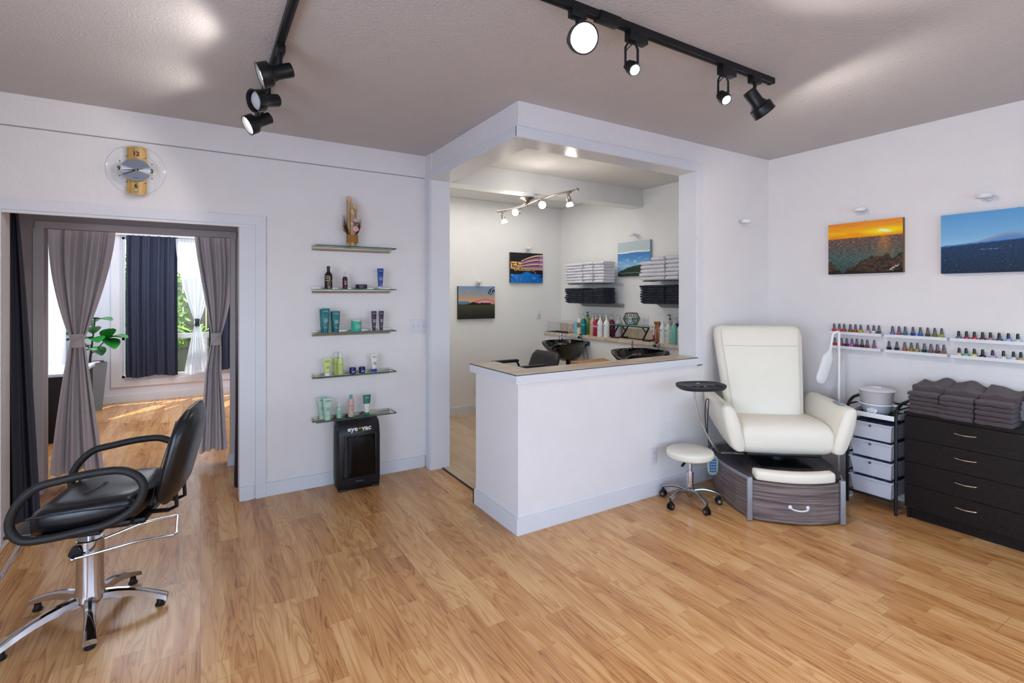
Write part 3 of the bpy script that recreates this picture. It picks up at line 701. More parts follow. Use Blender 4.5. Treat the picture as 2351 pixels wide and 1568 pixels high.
b = BM(); lathe(b, [(0, 0), (.040, 0), (.044, .004), (.044, .018), (0, .018)], 32); obj('jar_body', b, mat('navy_jar', (34, 36, 56), .35), t)
b = BM(); lathe(b, [(0, .018), (.045, .018), (.045, .033), (.042, .036), (0, .036)], 32); obj('lid', b, mat('jar_lid', (44, 44, 62), .35), t)
lines(t, mat('prn_br', (150, 90, 70), .6), -.0455, [.026, .012], [.02, .026], x=-.005)
tube_bottle('lotion_tube', 'royal blue tube standing on its clear cap at the right of the second glass shelf', (1.245, Y0, z), .168, .052, .034, (40, 74, 150), (205, 210, 225), capw=.66)
# shelf 3
z = shelfz[2]
for x, y, h_, lab in ((.808, 4.075, .178, 'back one of the two tall teal tubes on the third glass shelf'), (.812, 4.03, .186, 'front tall teal tube at the left end of the third glass shelf'), (.888, 4.078, .158, 'back one of the two shorter teal tubes on the third glass shelf'), (.892, 4.035, .164, 'front shorter teal tube on the third glass shelf')):
    tube_bottle('shampoo_tube', lab, (x, y, z), h_, .062 if h_ > .17 else .058, .036, (18, 112, 116), (16, 96, 102), capw=.74, caph=.03, group='teal tubes on the third shelf')
t = thing('treatment_jar', 'mint green cylindrical jar with a white lid on the third glass shelf', 'jar', (1.052, Y0, z))
b = BM(); lathe(b, [(0, 0), (.038, 0), (.040, .003), (.040, .085), (0, .085)], 32); obj('jar_body', b, mat('mint_jar', (66, 178, 150), .4), t)
b = BM(); lathe(b, [(0, .085), (.041, .085), (.041, .093), (.038, .095), (0, .095)], 32); obj('lid', b, mat('jar_wlid', (226, 220, 206), .4), t)
text('brand_print', 'AVEDA', .012, wprint, t, (.012, -.0415, .078)); text('brand_print', 'shampure', .011, wprint, t, (.01, -.0415, .05)); lines(t, wprint, -.0415, [.04, .034, .026], [.04, .034, .04], x=.004, h=.0015)
tube_bottle('lotion_tube', 'left one of two slim plum tubes on the third glass shelf', (1.192, Y0, z), .158, .043, .03, (62, 38, 70), (50, 30, 58), capw=.62, group='plum tubes on the third shelf')
tube_bottle('lotion_tube', 'right one of two slim plum tubes on the third glass shelf', (1.252, Y0, z), .158, .043, .03, (62, 38, 70), (50, 30, 58), capw=.62, group='plum tubes on the third shelf')
# shelf 4
z = shelfz[3]
tube_bottle('lotion_tube', 'yellow green tube with a clear cap at the left of the fourth glass shelf', (.828, Y0-.02, z), .128, .062, .036, (198, 214, 126), (226, 232, 228), caph=.02, prn=(140, 150, 70), capw=.68)
lp = [(0, 0), (.018, 0), (.020, .003), (.020, .115), (.017, .128), (.01, .132), (0, .132)]; cp = [(0, .13), (.0105, .13), (.0105, .168), (.008, .172), (0, .172)]
bottle('spray_bottle', 'yellow green bottle standing behind its twin on the fourth glass shelf', (.907, 4.10, z), lp, (196, 212, 122), cp, (222, 226, 222), prn=(140, 150, 70))
bottle('spray_bottle', 'front yellow green bottle with a clear cap on the fourth glass shelf', (.925, 4.04, z), lp, (200, 216, 128), cp, (224, 228, 224), prn=(140, 150, 70))
for x, lab in ((1.018, 'left'), (1.092, 'right')):
    t = thing('cream_jar', '%s one of two small navy jars on the fourth glass shelf' % lab, 'jar', (x, 4.04, z), group='navy jars on the fourth shelf')
    b = BM(); lathe(b, [(0, 0), (.021, 0), (.024, .004), (.024, .028), (.02, .03), (0, .03)], 26); obj('jar_body', b, mat('cobalt', (22, 28, 92), .3), t)
    b = BM(); lathe(b, [(0, .03), (.025, .03), (.025, .046), (.021, .05), (0, .05)], 26); obj('lid', b, mat('cobalt_lid', (28, 32, 110), .3), t)
    lines(t, wprint, -.0258, [.022, .017, .012], [.02, .026, .018], h=.0016)
tube_bottle('lotion_tube', 'white tube with a cobalt cap at the right of the fourth glass shelf', (1.195, Y0, z), .136, .056, .036, (228, 222, 214), (30, 38, 150), caph=.024, prn=(50, 60, 150), capw=.74)
# shelf 5
z = shelfz[4]
tube_bottle('shampoo_tube', 'pale sage tube standing behind another at the left end of the lowest glass shelf', (.800, 4.095, z), .165, .066, .04, (172, 202, 180), (176, 208, 182), caph=.026, prn=(110, 140, 130), capw=.7)
tube_bottle('shampoo_tube', 'front pale sage tube at the left end of the lowest glass shelf', (.830, 4.04, z), .165, .07, .042, (176, 204, 186), (176, 208, 182), caph=.026, prn=(110, 140, 130), capw=.7)
bottle('spray_bottle', 'small pale mint bottle with a clear tip on the lowest glass shelf', (.918, 4.05, z), [(0, 0), (.017, 0), (.0185, .003), (.0185, .072), (.015, .084), (.009, .088), (0, .088)], (170, 208, 188), [(0, .088), (.009, .088), (.009, .1), (.005, .104), (.004, .125), (0, .126)], (214, 222, 222), prn=(110, 150, 140))
bottle('hair_care_bottle', 'blush pink bottle with a teal cap on the lowest glass shelf', (1.008, 4.05, z), [(0, 0), (.02, 0), (.0225, .003), (.0225, .122), (.02, .138), (.012, .144), (0, .144)], (212, 176, 160), [(0, .142), (.0125, .142), (.0125, .168), (.011, .17), (0, .17)], (92, 176, 176), prn=(110, 90, 90))
tube_bottle('lotion_tube', 'dark green and cream tube at the right of the lowest glass shelf', (1.132, 4.05, z), .158, .06, .038, (226, 218, 204), (20, 108, 80), caph=.022, capw=.66, band=(.56, 1.0, (12, 104, 78)))

# ================================================================ FLOOR VACUUM
t = thing('floor_vacuum', 'black upright touchless floor vacuum standing on the floor below the shelves', 'vacuum', (1.045, 4.03, 0), R(-1.5)); t.scale = (1.09, 1, .93)
b = BM()
side = [(-.09, 0), (-.105, .06), (-.105, .44), (-.09, .52), (-.05, .565), (.0, .575), (.05, .56), (.075, .51), (.08, .42), (.08, .06), (.06, 0)]
def vac(x0, x1, sc=1.):
    rr = []
    for x, s in ((x0, .94), (x0+.008, 1.), (x1-.008, 1.), (x1, .94)):
        rr.append([Vector((x, (y*s), .29+(z_-.29)*s)) for y, z_ in side])
    return rr
loft(b, vac(-.145, .145)); obj('vacuum_body', b, mat('vac_black', (22, 22, 26), .38, bump=.05, bscale=200), t, smooth=50)
b = BM(); loft(b, [[Vector((-.1455, y*.72, .29+(z_-.29)*.82)) for y, z_ in side], [Vector((-.149, y*.66, .29+(z_-.29)*.8)) for y, z_ in side]]); obj('side_panel', b, mat('vac_side', (10, 10, 12), .5), t, smooth=50)
b = BM(); rr = []
for i in range(13):
    a = i/12; x = -.108+.216*a; y = -.108-.022*math.sin(PI*a)**.6
    rr.append([Vector((x, y, .11+.04*math.sin(PI*a))), Vector((x, y, .44)), Vector((x, y+.02, .44)), Vector((x, y+.02, .11))])
loft(b, rr); obj('dust_window', b, mat('smoke_window', (14, 11, 12), .16, spec=.35), t)
b = BM(); box(b, -.11, .11, -.113, -.107, .095, .10); box(b, -.115, -.108, -.114, -.107, .10, .455, bev=.002); box(b, .108, .115, -.114, -.107, .10, .455, bev=.002); box(b, -.115, .115, -.114, -.107, .445, .456, bev=.002); obj('window_frame', b, black, t)
b = BM(); box(b, -.03, .03, -.110, -.104, .056, .078, bev=.004); obj('switch_panel', b, mat('switchp', (34, 34, 38), .4), t)
b = BM(); box(b, .144, .156, -.03, .0, .50, .535, bev=.005); obj('side_button', b, black, t)
for fx_ in (-.142, .09):
    b = BM(); box(b, fx_, fx_+.052, -.102, -.06, 0, .018, bev=.003); obj('foot', b, rubber, t)
RT = (R(79.4), 0, 0)
text('logo_print', 'eye', .054, mat('logo_white', (235, 235, 235), .5), t, (-.047, -.0985, .500), RT, sx=.95, off=.0012)
text('logo_print', 'vac', .054, mat('logo_white', (235, 235, 235), .5), t, (.050, -.0985, .500), RT, sx=.95, off=.0012)
b = BM(); sphere(b, (.003, -.0965, .500), .008, s=(1, .5, 1)); box(b, .014, .072, -.1025, -.1005, .477, .4795); obj('logo_dot', b, mat('logo_gold', (206, 160, 50), .5), t)

# ================================================================ SWITCHES / OUTLETS
def plate(name, label, loc, rz, w_, kind, col=(222, 220, 226)):
    t = thing(name, label, 'switch' if kind == 'sw' else 'outlet', loc, rz)
    pm = mat('plate_%d' % col[0], col, .4)
    b = BM(); box(b, -w_/2, w_/2, -.006, 0, -.058, .058, bev=.003); obj('cover_plate', b, pm, t)
    sm = mat('slot_grey', (120, 116, 120), .6)
    if kind == 'sw':
        n = max(1, round(w_/.046))
        for i in range(n):
            x = (i-(n-1)/2)*.046; b = BM(); box(b, x-.005, x+.005, -.016, -.005, -.002, .012, bev=.002); obj('toggle', b, pm, t)
            b = BM(); box(b, x-.006, x-.005, -.0068, -.006, -.012, .012); box(b, x+.005, x+.006, -.0068, -.006, -.012, .012); box(b, x-.001, x+.001, -.0068, -.006, .03, .032); box(b, x-.001, x+.001, -.0068, -.006, -.032, -.03); obj('slots', b, sm, t, flat=True)
    elif kind == 'out':
        for z_ in (.02, -.02):
            b = BM(); loft(b, [sring(0, -.006, z_, .017, .014, 3, 20, 'y'), sring(0, -.009, z_, .0165, .0135, 3, 20, 'y')]); s_ = obj('socket', b, pm, t)
            b = BM(); box(b, -.008, -.006, -.0098, -.009, z_-.004, z_+.006); box(b, .006, .008, -.0098, -.009, z_-.004, z_+.006); box(b, -.002, .002, -.0098, -.009, z_-.01, z_-.007); obj('slots', b, mat('slot_dark', (70, 66, 70), .6), s_, flat=True)
    else:
        b = BM(); box(b, -.017, .017, -.009, -.005, -.034, .034, bev=.002); obj('socket', b, pm, t)
        b = BM(); box(b, -.005, .005, -.0115, -.009, -.006, .006); obj('reset_button', b, mat('gfi_red', (200, 50, 40), .5), t, flat=True)
        b = BM()
        for z_ in (.02, -.02):
            box(b, -.008, -.006, -.0098, -.009, z_-.004, z_+.004); box(b, .006, .008, -.0098, -.009, z_-.004, z_+.004)
        obj('slots', b, mat('slot_dark', (70, 66, 70), .6), t, flat=True)
    return t
plate('light_switch', 'white triple toggle switch plate right of the glass shelves', (1.603, 4.15, 1.222), 0, .145, 'sw')
plate('wall_outlet', 'white double outlet low on the half wall beside the rolling stool', (2.872, 2.655, .296), 0, .072, 'out')
plate('wall_outlet', 'white outlet with a red button on the far wash room wall', (3.942, 5.71, 1.224), 0, .075, 'gfi')
plate('wall_outlet', 'white switch plate on the wash room wall beside the candle holder', (4.332, 4.11, 1.205), -PI/2, .075, 'gfi2' if 0 else 'sw')
plate('wall_outlet', 'low white outlet on the far wash room wall half hidden by the half wall', (2.99, 5.71, .275), 0, .072, 'out')

# ================================================================ PICTURE LIGHTS
def puck(label, loc, rz, on=False):
    t = thing('picture_light', label, 'wall light', loc, rz, group='small white picture lights')
    b = BM(); lathe(b, [(0, 0), (.038, 0), (.040, .002), (.040, .022), (.038, .024), (0, .024)], 30, Matrix.Translation((-.012, -.062, 0))); obj('light_puck', b, whitep, t)
    b = BM(); box(b, -.008, .028, -.03, 0, -.012, -.003, bev=.002); box(b, -.006, .03, -.006, 0, -.026, .016, bev=.003); obj('bracket', b, whitep, t)
    b = BM(); lathe(b, [(0, -.001), (.032, -.001), (.032, .0), (0, .0)], 26, Matrix.Translation((-.012, -.062, 0))); obj('lens', b, mat('lens_white', (240, 240, 235), .3), t)
puck('round white picture light above the twilight field canvas', (3.01, 5.71, 1.648), 0)
puck('round white picture light above the night pool canvas', (3.755, 5.71, 2.108), 0)
puck('round white picture light above the blue mountain and trees canvas', (4.332, 4.25, 2.18), -PI/2)
puck('round white picture light above the orange sunset canvas', (4.34, 1.88, 2.13), -PI/2)
puck('round white picture light above the wide blue mountain canvas', (4.34, 1.16, 2.115), -PI/2)
puck('round white picture light alone on the wall between opening and corner', (3.93, 2.655, 2.10), 0)

# ================================================================ CANVASES
def fb(x, y, s=1., o=4, k=0.): return noise.fractal(Vector((x*s, y*s, k)), 1., 2., o)
def lerp(a, b, t):
    t = max(0., min(1., t)); return [a[i]+(b[i]-a[i])*t for i in range(3)]
def ramp(t, st):
    for (p, c), (q, d) in zip(st[:-1], st[1:]):
        if t <= q: return lerp(c, d, (t-p)/(q-p) if q > p else 0)
    return st[-1][1]
def sunset(u, v):
    hz = .70
    if v > hz:
        c = ramp((v-hz)/.3, [(0, (250, 150, 10)), (.35, (255, 190, 10)), (.7, (246, 160, 40)), (1, (238, 140, 50))])
        c = lerp(c, (225, 130, 70), .5*max(0, fb(u*2, v*9, 2)))
        d = math.hypot((u-.77)/.34, (v-.79)/.085); c = lerp((255, 255, 40), c, d)
        d = math.hypot((u-.77)/.11, (v-.79-.02*math.sin(u*20))/.035); c = lerp((255, 255, 235), c, d**2)
        return c
    yy = (hz-v)/hz
    c = ramp(yy, [(0, (110, 84, 74)), (.25, (92, 84, 84)), (.6, (62, 98, 96)), (1, (50, 70, 70))])
    n_ = fb(u*9, v*34, 2.6, 3); c = lerp(c, (196, 142, 98), max(0, n_)*(1.1-.5*yy)); c = lerp(c, (28, 50, 58), max(0, -n_)*.9)
    g = math.exp(-((u-.77)/(.05+.2*yy))**2)*max(0, 1-yy*1.3); c = lerp(c, (250, 150, 50), g*(.5+.6*fb(u*8, v*50, 2)))
    r1 = .12+.20*math.exp(-((u-.62)/.19)**2)+.16*math.exp(-((u-.80)/.06)**2)+.25*max(0, (u-.8)/.2)+.08*fb(u*6, 0, 2)-.10*math.exp(-((u-.22)/.07)**2)+.1*math.exp(-((u-.05)/.06)**2)
    if v < r1:
        c = lerp((44, 34, 28), (88, 68, 52), .5+fb(u*7, v*9, 2)); c = lerp(c, (130, 104, 84), max(0, fb(u*12, v*14, 3)-.25))
        if v < .05+.03*math.sin(u*7): c = (38, 30, 26)
    if .84 < u < .95 and abs(v-(.06+(u-.84)*.75+.012*math.sin(u*160))) < .009: c = (222, 214, 205)
    if .84 < u < .88 and abs(v-(.045+.02*math.cos((u-.86)*90))) < .006: c = (222, 214, 205)
    return c
def bluemt(u, v):
    u2 = u
    c = ramp(v, [(0, (118, 180, 224)), (.45, (150, 200, 226)), (.62, (126, 180, 220)), (1, (92, 158, 212))])
    m = .47+.05*min(1, u2/.3)+.085*math.exp(-((u2-.44)/.14)**2)+.04*max(0, min(1, (u2-.3)/.2))+.006*fb(u2*12, 0)-.06*max(0, u2-.55)
    m2 = .468+.12*u2*.9 if u2 < .6 else .53
    if v < m: c = lerp((150, 166, 190), (96, 142, 196), (m-v)*14)
    if v < m2: c = (40, 108, 178)
    if v < .445+.13*min(.6, u2):
        c = lerp((34, 62, 100), (22, 40, 62), (.4-v)*2.2); n_ = fb(u*30, v*40, 2, 3); c = lerp(c, (70, 92, 116), max(0, n_)*.8); c = lerp(c, (14, 28, 40), max(0, -n_)*.8)
        if noise.noise(Vector((u*60, v*60, 3))) > .56 and fb(u*5, v*6) > .15: c = (96, 124, 150)
        if abs(v-.38) < .010 and .27 < u < .38 and noise.noise(Vector((u*90, v*90, 1))) > -.1: c = (90, 130, 165)
    return c
def field(u, v):
    if v > .43:
        c = ramp((v-.43)/.57, [(0, (232, 160, 120)), (.1, (224, 170, 120)), (.28, (204, 160, 122)), (.45, (166, 156, 146)), (1, (120, 146, 182))])
        c = lerp(c, (120, 150, 200), max(0, u-.5)*(v-.6)*1.6)
        pm = .49+.12*math.exp(-((u-.72)/.3)**2)+.01*fb(u*12, 0)
        if u > .38 and v < pm: c = lerp((206, 96, 92), (224, 170, 172), (pm-v)*13) if v > .5 else (206, 128, 132)
        if u < .3 and v < .535: c = (82, 124, 168)
        th = .455+.065*math.exp(-((u-.38)/.1)**2)+.03*math.exp(-((u-.52)/.1)**2)+(.03 if .6 < u < .88 else -.01)+.018*fb(u*40, 1)
        if v < th: c = (28, 28, 34)
        d = math.hypot((u-.9), (v-.86))
        if noise.noise(Vector((u*26, v*26, 9))) > .02 and ((u-.9)/.1)**2+((v-.84)/.11)**2 < 1: c = (22, 24, 26)
        if noise.noise(Vector((u*26, v*26, 2))) > .0 and u > .92 and v > .92: c = (22, 24, 26)
        if math.hypot(u-.27, v-.83) < .008: c = (235, 230, 205)
        return c
    c = lerp((74, 76, 44), (34, 32, 38), (.43-v)*2.6); return lerp(c, (86, 68, 44), max(0, fb(u*10, v*24, 2))*.7)
def poolnight(u, v):
    c = (34, 32, 36); bx = max(0., u-.3)/.7
    top = .72+.24*math.sin(min(1, bx)*PI/2)**.9 if u > .3 else .70
    if u > .32 and .43 < v < top:
        k = (top-v)/max(.001, top-.43); ph = (k*3.6) % 1.
        c = (240, 196, 140) if ph < .35 else ((60, 40, 34) if ph < .62 and u < .86 else (148, 108, 170))
        if ph < .1: c = (196, 150, 150)
        if abs(u-.88) < .008 or abs(u-.43) < .006: c = (88, 66, 90)
        if v < .5: c = (196, 150, 140)
    elif u <= .34 and .45 < v < .70:
        n_ = noise.noise(Vector((u*22, v*26, 1))); c = lerp((176, 112, 50), (250, 214, 140), .5+n_); 
        if n_ < -.15: c = (54, 36, 26)
    if .40 < v < .46 and .1 < u < .75: c = lerp((250, 210, 110), (60, 40, 20), .5+1.2*noise.noise(Vector((u*34, v*50, 4))))
    if v < .43 and not (.40 < v and .1 < u < .75): c = (28, 26, 32)
    pl = .285 if u < .35 else .285+.07*math.sin(min(1., (u-.35)/.3)*PI)+.02
    if u > .86: pl = .28-.9*max(0, u-.93)
    if v < pl and not (u > .9 and .17+(u-.9)*.2 < v < .235): 
        c = lerp((40, 122, 204), (0, 96, 186), u+.3*fb(u*8, v*8)); c = lerp(c, (140, 196, 236), max(0, noise.noise(Vector((u*30, v*9, 7)))-.25)*1.6)
        if abs((v-.2)+(u-.02)*1.15) < .012 and u < .16: c = (16, 46, 100)
    if math.hypot((u-.76), (v-.34)) < .012: c = (250, 250, 240)
    return c
def snowmt(u, v):
    m = .705+.03*math.exp(-((u-.55)/.25)**2)+.006*fb(u*14, 0)
    if v > m: return lerp((176, 192, 194), (190, 202, 206), v)
    if v > m-.03-.02*math.sin(u*3)+.01*fb(u*20, 3): return (232, 236, 240)
    c = ramp(v, [(0, (120, 168, 206)), (.3, (142, 188, 222)), (.5, (86, 146, 204)), (.7, (66, 124, 190))])
    c = lerp(c, (196, 216, 230), max(0, fb(u*4, v*9, 2)+.15-abs(v-.35)*1.8))
    tr = .12+.16*min(1, u*2.2)+.16*max(0, u-.5)+.05*abs(noise.noise(Vector((u*18, 0, 5))))+.03*noise.noise(Vector((u*50, 0, 1)))
    if v < tr: c = lerp((30, 44, 40), (66, 84, 62), .4+.8*noise.noise(Vector((u*40, v*40, 2))))
    if abs(v-(.10+.008*math.sin(u*25))) < .006: c = (140, 170, 168)
    return c
vm = vcol_mat('canvas_print', .55); cside = mat('canvas_side', (60, 52, 50), .8)
def canvas(label, loc, rz, w_, h_, fn, nx=190, tilt=0., side=None):
    ny = int(nx*h_/w_); t = thing('canvas_picture', label, 'picture', loc, rz); t.rotation_euler = (0, tilt, rz)
    me = bpy.data.meshes.new('printed_canvas'); vs = []; fs = []
    for j in range(ny+1):
        for i in range(nx+1): vs.append((w_*i/nx, -.036, h_*j/ny))
    for j in range(ny):
        for i in range(nx): a = j*(nx+1)+i; fs.append((a, a+1, a+nx+2, a+nx+1))
    me.from_pydata(vs, [], fs); ca = me.color_attributes.new('Col', 'FLOAT_COLOR', 'POINT')
    buf = []
    for j in range(ny+1):
        for i in range(nx+1):
            c = fn(i/nx, j/ny); buf += [lin(max(0, min(255, q))) for q in c]+[1.]
    ca.data.foreach_set('color', buf); me.materials.append(vm)
    o = bpy.data.objects.new('printed_canvas', me); COL.objects.link(o); o.parent = t
    b = BM(); box(b, 0, w_, -.0357, -.002, 0, h_, bev=.001); obj('stretcher_side', b, side or cside, t, flat=True)
    b = BM(); tube(b, [(w_*.5-.006, -.004, h_-.002), (w_*.5, -.004, h_+.012), (w_*.5+.006, -.004, h_-.002)], .0015, 5); obj('hanger', b, brushed, t)
    return t
canvas('square canvas of a twilight field with pink clouds, lowest in the wash room', (2.716, 5.71, 1.19), 0, .52, .412, field, side=mat('cs1', (70, 64, 60), .8))
canvas('canvas of a lit curved hotel and blue pool at night', (3.475, 5.71, 1.655), 0, .515, .40, poolnight)
canvas('canvas of a snowy mountain over blue sky and dark trees beside white towels', (4.332, 4.535, 1.712), -PI/2, .515, .405, snowmt, side=mat('cs2', (150, 170, 180), .8))
canvas('canvas of an orange sunset over the sea and rocks', (4.34, 2.13, 1.657), -PI/2, .507, .396, sunset, side=mat('cs3', (120, 90, 50), .8))
canvas('wide blue canvas of a distant mountain over a dark plain', (4.34, 1.403, 1.637), -PI/2, .76, .396, bluemt, nx=230, side=mat('cs4', (60, 110, 150), .8))
# ================================================================ WASH ROOM
def towel_mesh(w_, d, h_, seed, lay=2):
    rd = random.Random(seed); b = BM(); n = 9; rings = []
    for k in range(lay):
        z0 = h_*k/lay; hh = h_/lay; rr = []
        for i in range(n+1):
            x = -w_/2+w_*(i/n); e = min(1, .86+1.6*min(i, n-i)/n); ring = []
            wob = .05*hh*math.sin(i*1.7+seed)+.02*d*0
            for a in range(12):
                t_ = 2*PI*a/12; ct, st = math.cos(t_), math.sin(t_)
                y = -d/2+(d/2)*(1+math.copysign(abs(ct)**.35, ct))-d*0
                ring.append(Vector((x, (y-d/2)*(1-.01*rd.random())+.004*math.sin(i+seed*2+k), z0+hh/2+wob+hh/2*1.06*e*math.copysign(abs(st)**.6, st))))
            rr.append(ring)
        loft(b, rr)
    return b
def towels(prefix, loc, rz, cols, rows, w_, d, h_, m, colname, where, group, order, jit=.004, lay=1, top=None):
    protos = []
    lid = 0
    for c in range(cols):
        cy = .014*math.sin(c*2.7+1); cz = 1+.012*math.sin(c*4.1)
        nr = rows[c] if isinstance(rows, (list, tuple)) else rows
        for r_ in range(nr):
            rd = random.Random(c*17+r_*5+len(group)); s = rd.randrange(4)
            if len(protos) < 4:
                bm_ = towel_mesh(w_*.94, d, h_, len(protos)+1, lay); o = obj('folded_towel', bm_, m, smooth=60); protos.append(o)
            else:
                o = protos[s].copy(); COL.objects.link(o)
            lx = (c-(cols-1)/2)*w_; M_ = Matrix.Rotation(rz, 4, 'Z')
            p = Vector(loc)+M_ @ Vector((lx+rd.uniform(-jit, jit), cy+rd.uniform(-jit*2, jit*2), 0)); p.z = loc[2]+r_*h_*cz
            o.location = p; o.rotation_euler = (0, 0, rz+rd.uniform(-.02, .02))
            lv = 'bottom' if r_ == 0 else ('top' if r_ == nr-1 else ORD[r_]+' from the bottom')
            tag(o, '%s towel, %s in the %s stack %s' % (colname, lv.replace(' from the bottom', ' up'), order[c], where), 'towel', group)
wt = mat('white_towel', (232, 230, 236), .95, bump=1., bscale=500, sheen=.3, spec=.1)
nt_ = mat('navy_towel', (30, 29, 48), .95, bump=1., bscale=500, sheen=.15, spec=.1, var=.25, vscale=3)
bt = mat('brown_towel', (86, 72, 76), .95, bump=1., bscale=450, sheen=.25, spec=.1, var=.12)
o4 = ['leftmost', 'second', 'third', 'rightmost']
def wshelf(label, yc, L, z, deep=.2, br=False):
    t = thing('towel_shelf', label, 'shelf', (4.332, yc, z), -PI/2, 'glass towel shelves')
    b = BM(); box(b, -L/2, L/2, -deep, -.004, -.008, 0, bev=.001); obj('glass_panel', b, gglass, t)
    b = BM(); box(b, -L/2, L/2, -deep-.0012, -deep, -.008, 0); box(b, -L/2-.0012, -L/2, -deep, -.01, -.008, 0); obj('glass_edge', b, gedge, t, flat=True)
    b = BM(); k_ = 1. if br else .45; loft(b, [[Vector((x, y, z_)) for y, z_ in ((0, -.009-.041*k_), (-.02, -.009-.041*k_), (-.10*k_, -.009), (0, -.009))] for x in (-L/2+.1, L/2-.01)]); obj('rail', b, mat('shelf_bracket', (150, 150, 148), .5, .2) if br else whitep, t, flat=True)
wshelf('left glass wall shelf with white towels, upper of two', 4.87, .84, 1.637)
wshelf('left glass wall shelf with navy towels, lower of two', 4.87, .84, 1.392, br=True)
wshelf('right glass wall shelf with white towels, partly behind the opening jamb', 3.52, .9, 1.645)
wshelf('right glass wall shelf with navy towels, partly behind the opening jamb', 3.52, .9, 1.403, br=True)
towels('w', (4.22, 4.875, 1.638), -PI/2, 4, [7, 7, 7, 7], .188, .19, .0365, wt, 'white', 'on the upper left shelf', 'white towels on the left shelf', o4)
towels('n', (4.22, 4.875, 1.393), -PI/2, 4, [7, 7, 6, 7], .188, .19, .0265, nt_, 'navy', 'on the lower left shelf', 'navy towels on the left shelf', o4)
towels('w', (4.22, 3.575, 1.646), -PI/2, 4, [5, 6, 6, 5], .178, .19, .041, wt, 'white', 'on the upper right shelf', 'white towels on the right shelf', o4)
towels('n', (4.22, 3.575, 1.404), -PI/2, 4, [7, 7, 7, 7], .178, .19, .0275, nt_, 'navy', 'on the lower right shelf', 'navy towels on the right shelf', o4)
# pump bottles on ledge
clearp = mat('clear_pump', (196, 194, 188), .2)
def pumpbottle(label, y, x, col, name='pump_bottle', r=.037, h=.205, pump=None, prn=None, bands=(), group='pump bottles on the wash room ledge', brand='AVEDA', sh=1., rough=.3):
    t = thing(name, label, 'bottle', (x, y, .99), -PI/2+R(-12), group)
    b = BM(); lathe(b, [(0, 0), (r*.93, 0), (r, .006), (r, h*.72), (r*.97, h*.8), (r*.72, h*.92), (r*.36, h*.985), (r*.34, h), (0, h)], 24); obj('bottle_body', b, mat('pb_%d_%d_%d' % col, col, rough), t)
    pm = pump or clearp
    b = BM(); lathe(b, [(0, h), (.0135, h), (.0135, h+.018), (.006, h+.022), (.0045, h+.024), (.0045, h+.052), (0, h+.052)], 14)
    tube(b, [(.008, 0, h+.052), (-.012, 0, h+.056), (-.032, 0, h+.05)], .0055, 8); obj('pump', b, pm, t)
    for z0, z1, bc in bands:
        b = BM(); lathe(b, [(r+.0004, h*z0), (r+.0008, h*z0), (r+.0008, h*z1), (r+.0004, h*z1)], 24); obj('label_band', b, mat('lb_%d_%d_%d' % bc, bc, .4), t)
    pmn = mat('prn_%d_%d_%d' % prn, prn, .6) if prn else wprint
    text('brand_print', brand, .014, pmn, t, (0, -r-.002, h*.66)); lines(t, pmn, -r-.0014, [h*.5, h*.45, h*.38, h*.34, h*.12], [.026, .02, .028, .018, .02])
    return t
white_ = mat('white_pump', (236, 236, 236), .35)
pumpbottle('cream pump bottle with a brown label band, first in the left row on the ledge', 5.075, 4.15, (222, 212, 192), bands=((.42, .72, (112, 98, 92)),), prn=(120, 110, 100))
pumpbottle('teal pump bottle with a green stripe in the left row on the ledge', 4.975, 4.13, (8, 112, 114), bands=((.58, .65, (20, 176, 140)),))
pumpbottle('pale green pump bottle behind the tan one on the ledge', 4.885, 4.20, (176, 196, 150), prn=(70, 90, 60))
pumpbottle('tan pump bottle between the teal and crimson bottles on the ledge', 4.805, 4.14, (200, 166, 136), prn=(150, 120, 96))
pumpbottle('crimson pump bottle with a pink stripe in the left row on the ledge', 4.73, 4.12, (150, 28, 62), bands=((.55, .62, (226, 150, 196)),))
pumpbottle('white pump bottle beside the crimson bottle on the ledge', 4.645, 4.115, (226, 226, 224), pump=white_, prn=(110, 104, 120), brand='REDKEN', bands=())
pumpbottle('white pump bottle at the right end of the left row on the ledge', 4.55, 4.13, (226, 226, 224), pump=white_, prn=(110, 104, 120), brand='REDKEN')
pumpbottle('back row bottle with a tall black pump on the ledge', 5.05, 4.26, (150, 186, 110), pump=black, h=.225)
pumpbottle('back row clear topped bottle behind the teal bottle on the ledge', 4.93, 4.27, (206, 190, 170))
pumpbottle('back row sage bottle behind the tan bottle on the ledge', 4.82, 4.27, (120, 150, 110))
pumpbottle('back row olive bottle behind the crimson bottle on the ledge', 4.71, 4.27, (110, 104, 60))
pumpbottle('back row maroon bottle between the white bottles on the ledge', 4.60, 4.26, (110, 20, 50))
pumpbottle('back row pale bottle behind the last white bottle on the ledge', 4.50, 4.27, (196, 190, 200))
b = BM(); box(b, -.004, .004, -.035, .035, 0, .155, bev=.001)
t = tag(obj('light_blue_box', b, mat('skyblue', (110, 190, 214), .5), rz=-.1, loc=(4.14, 5.145, .99)), 'thin light blue panel standing beside the cream pump bottle', 'box')
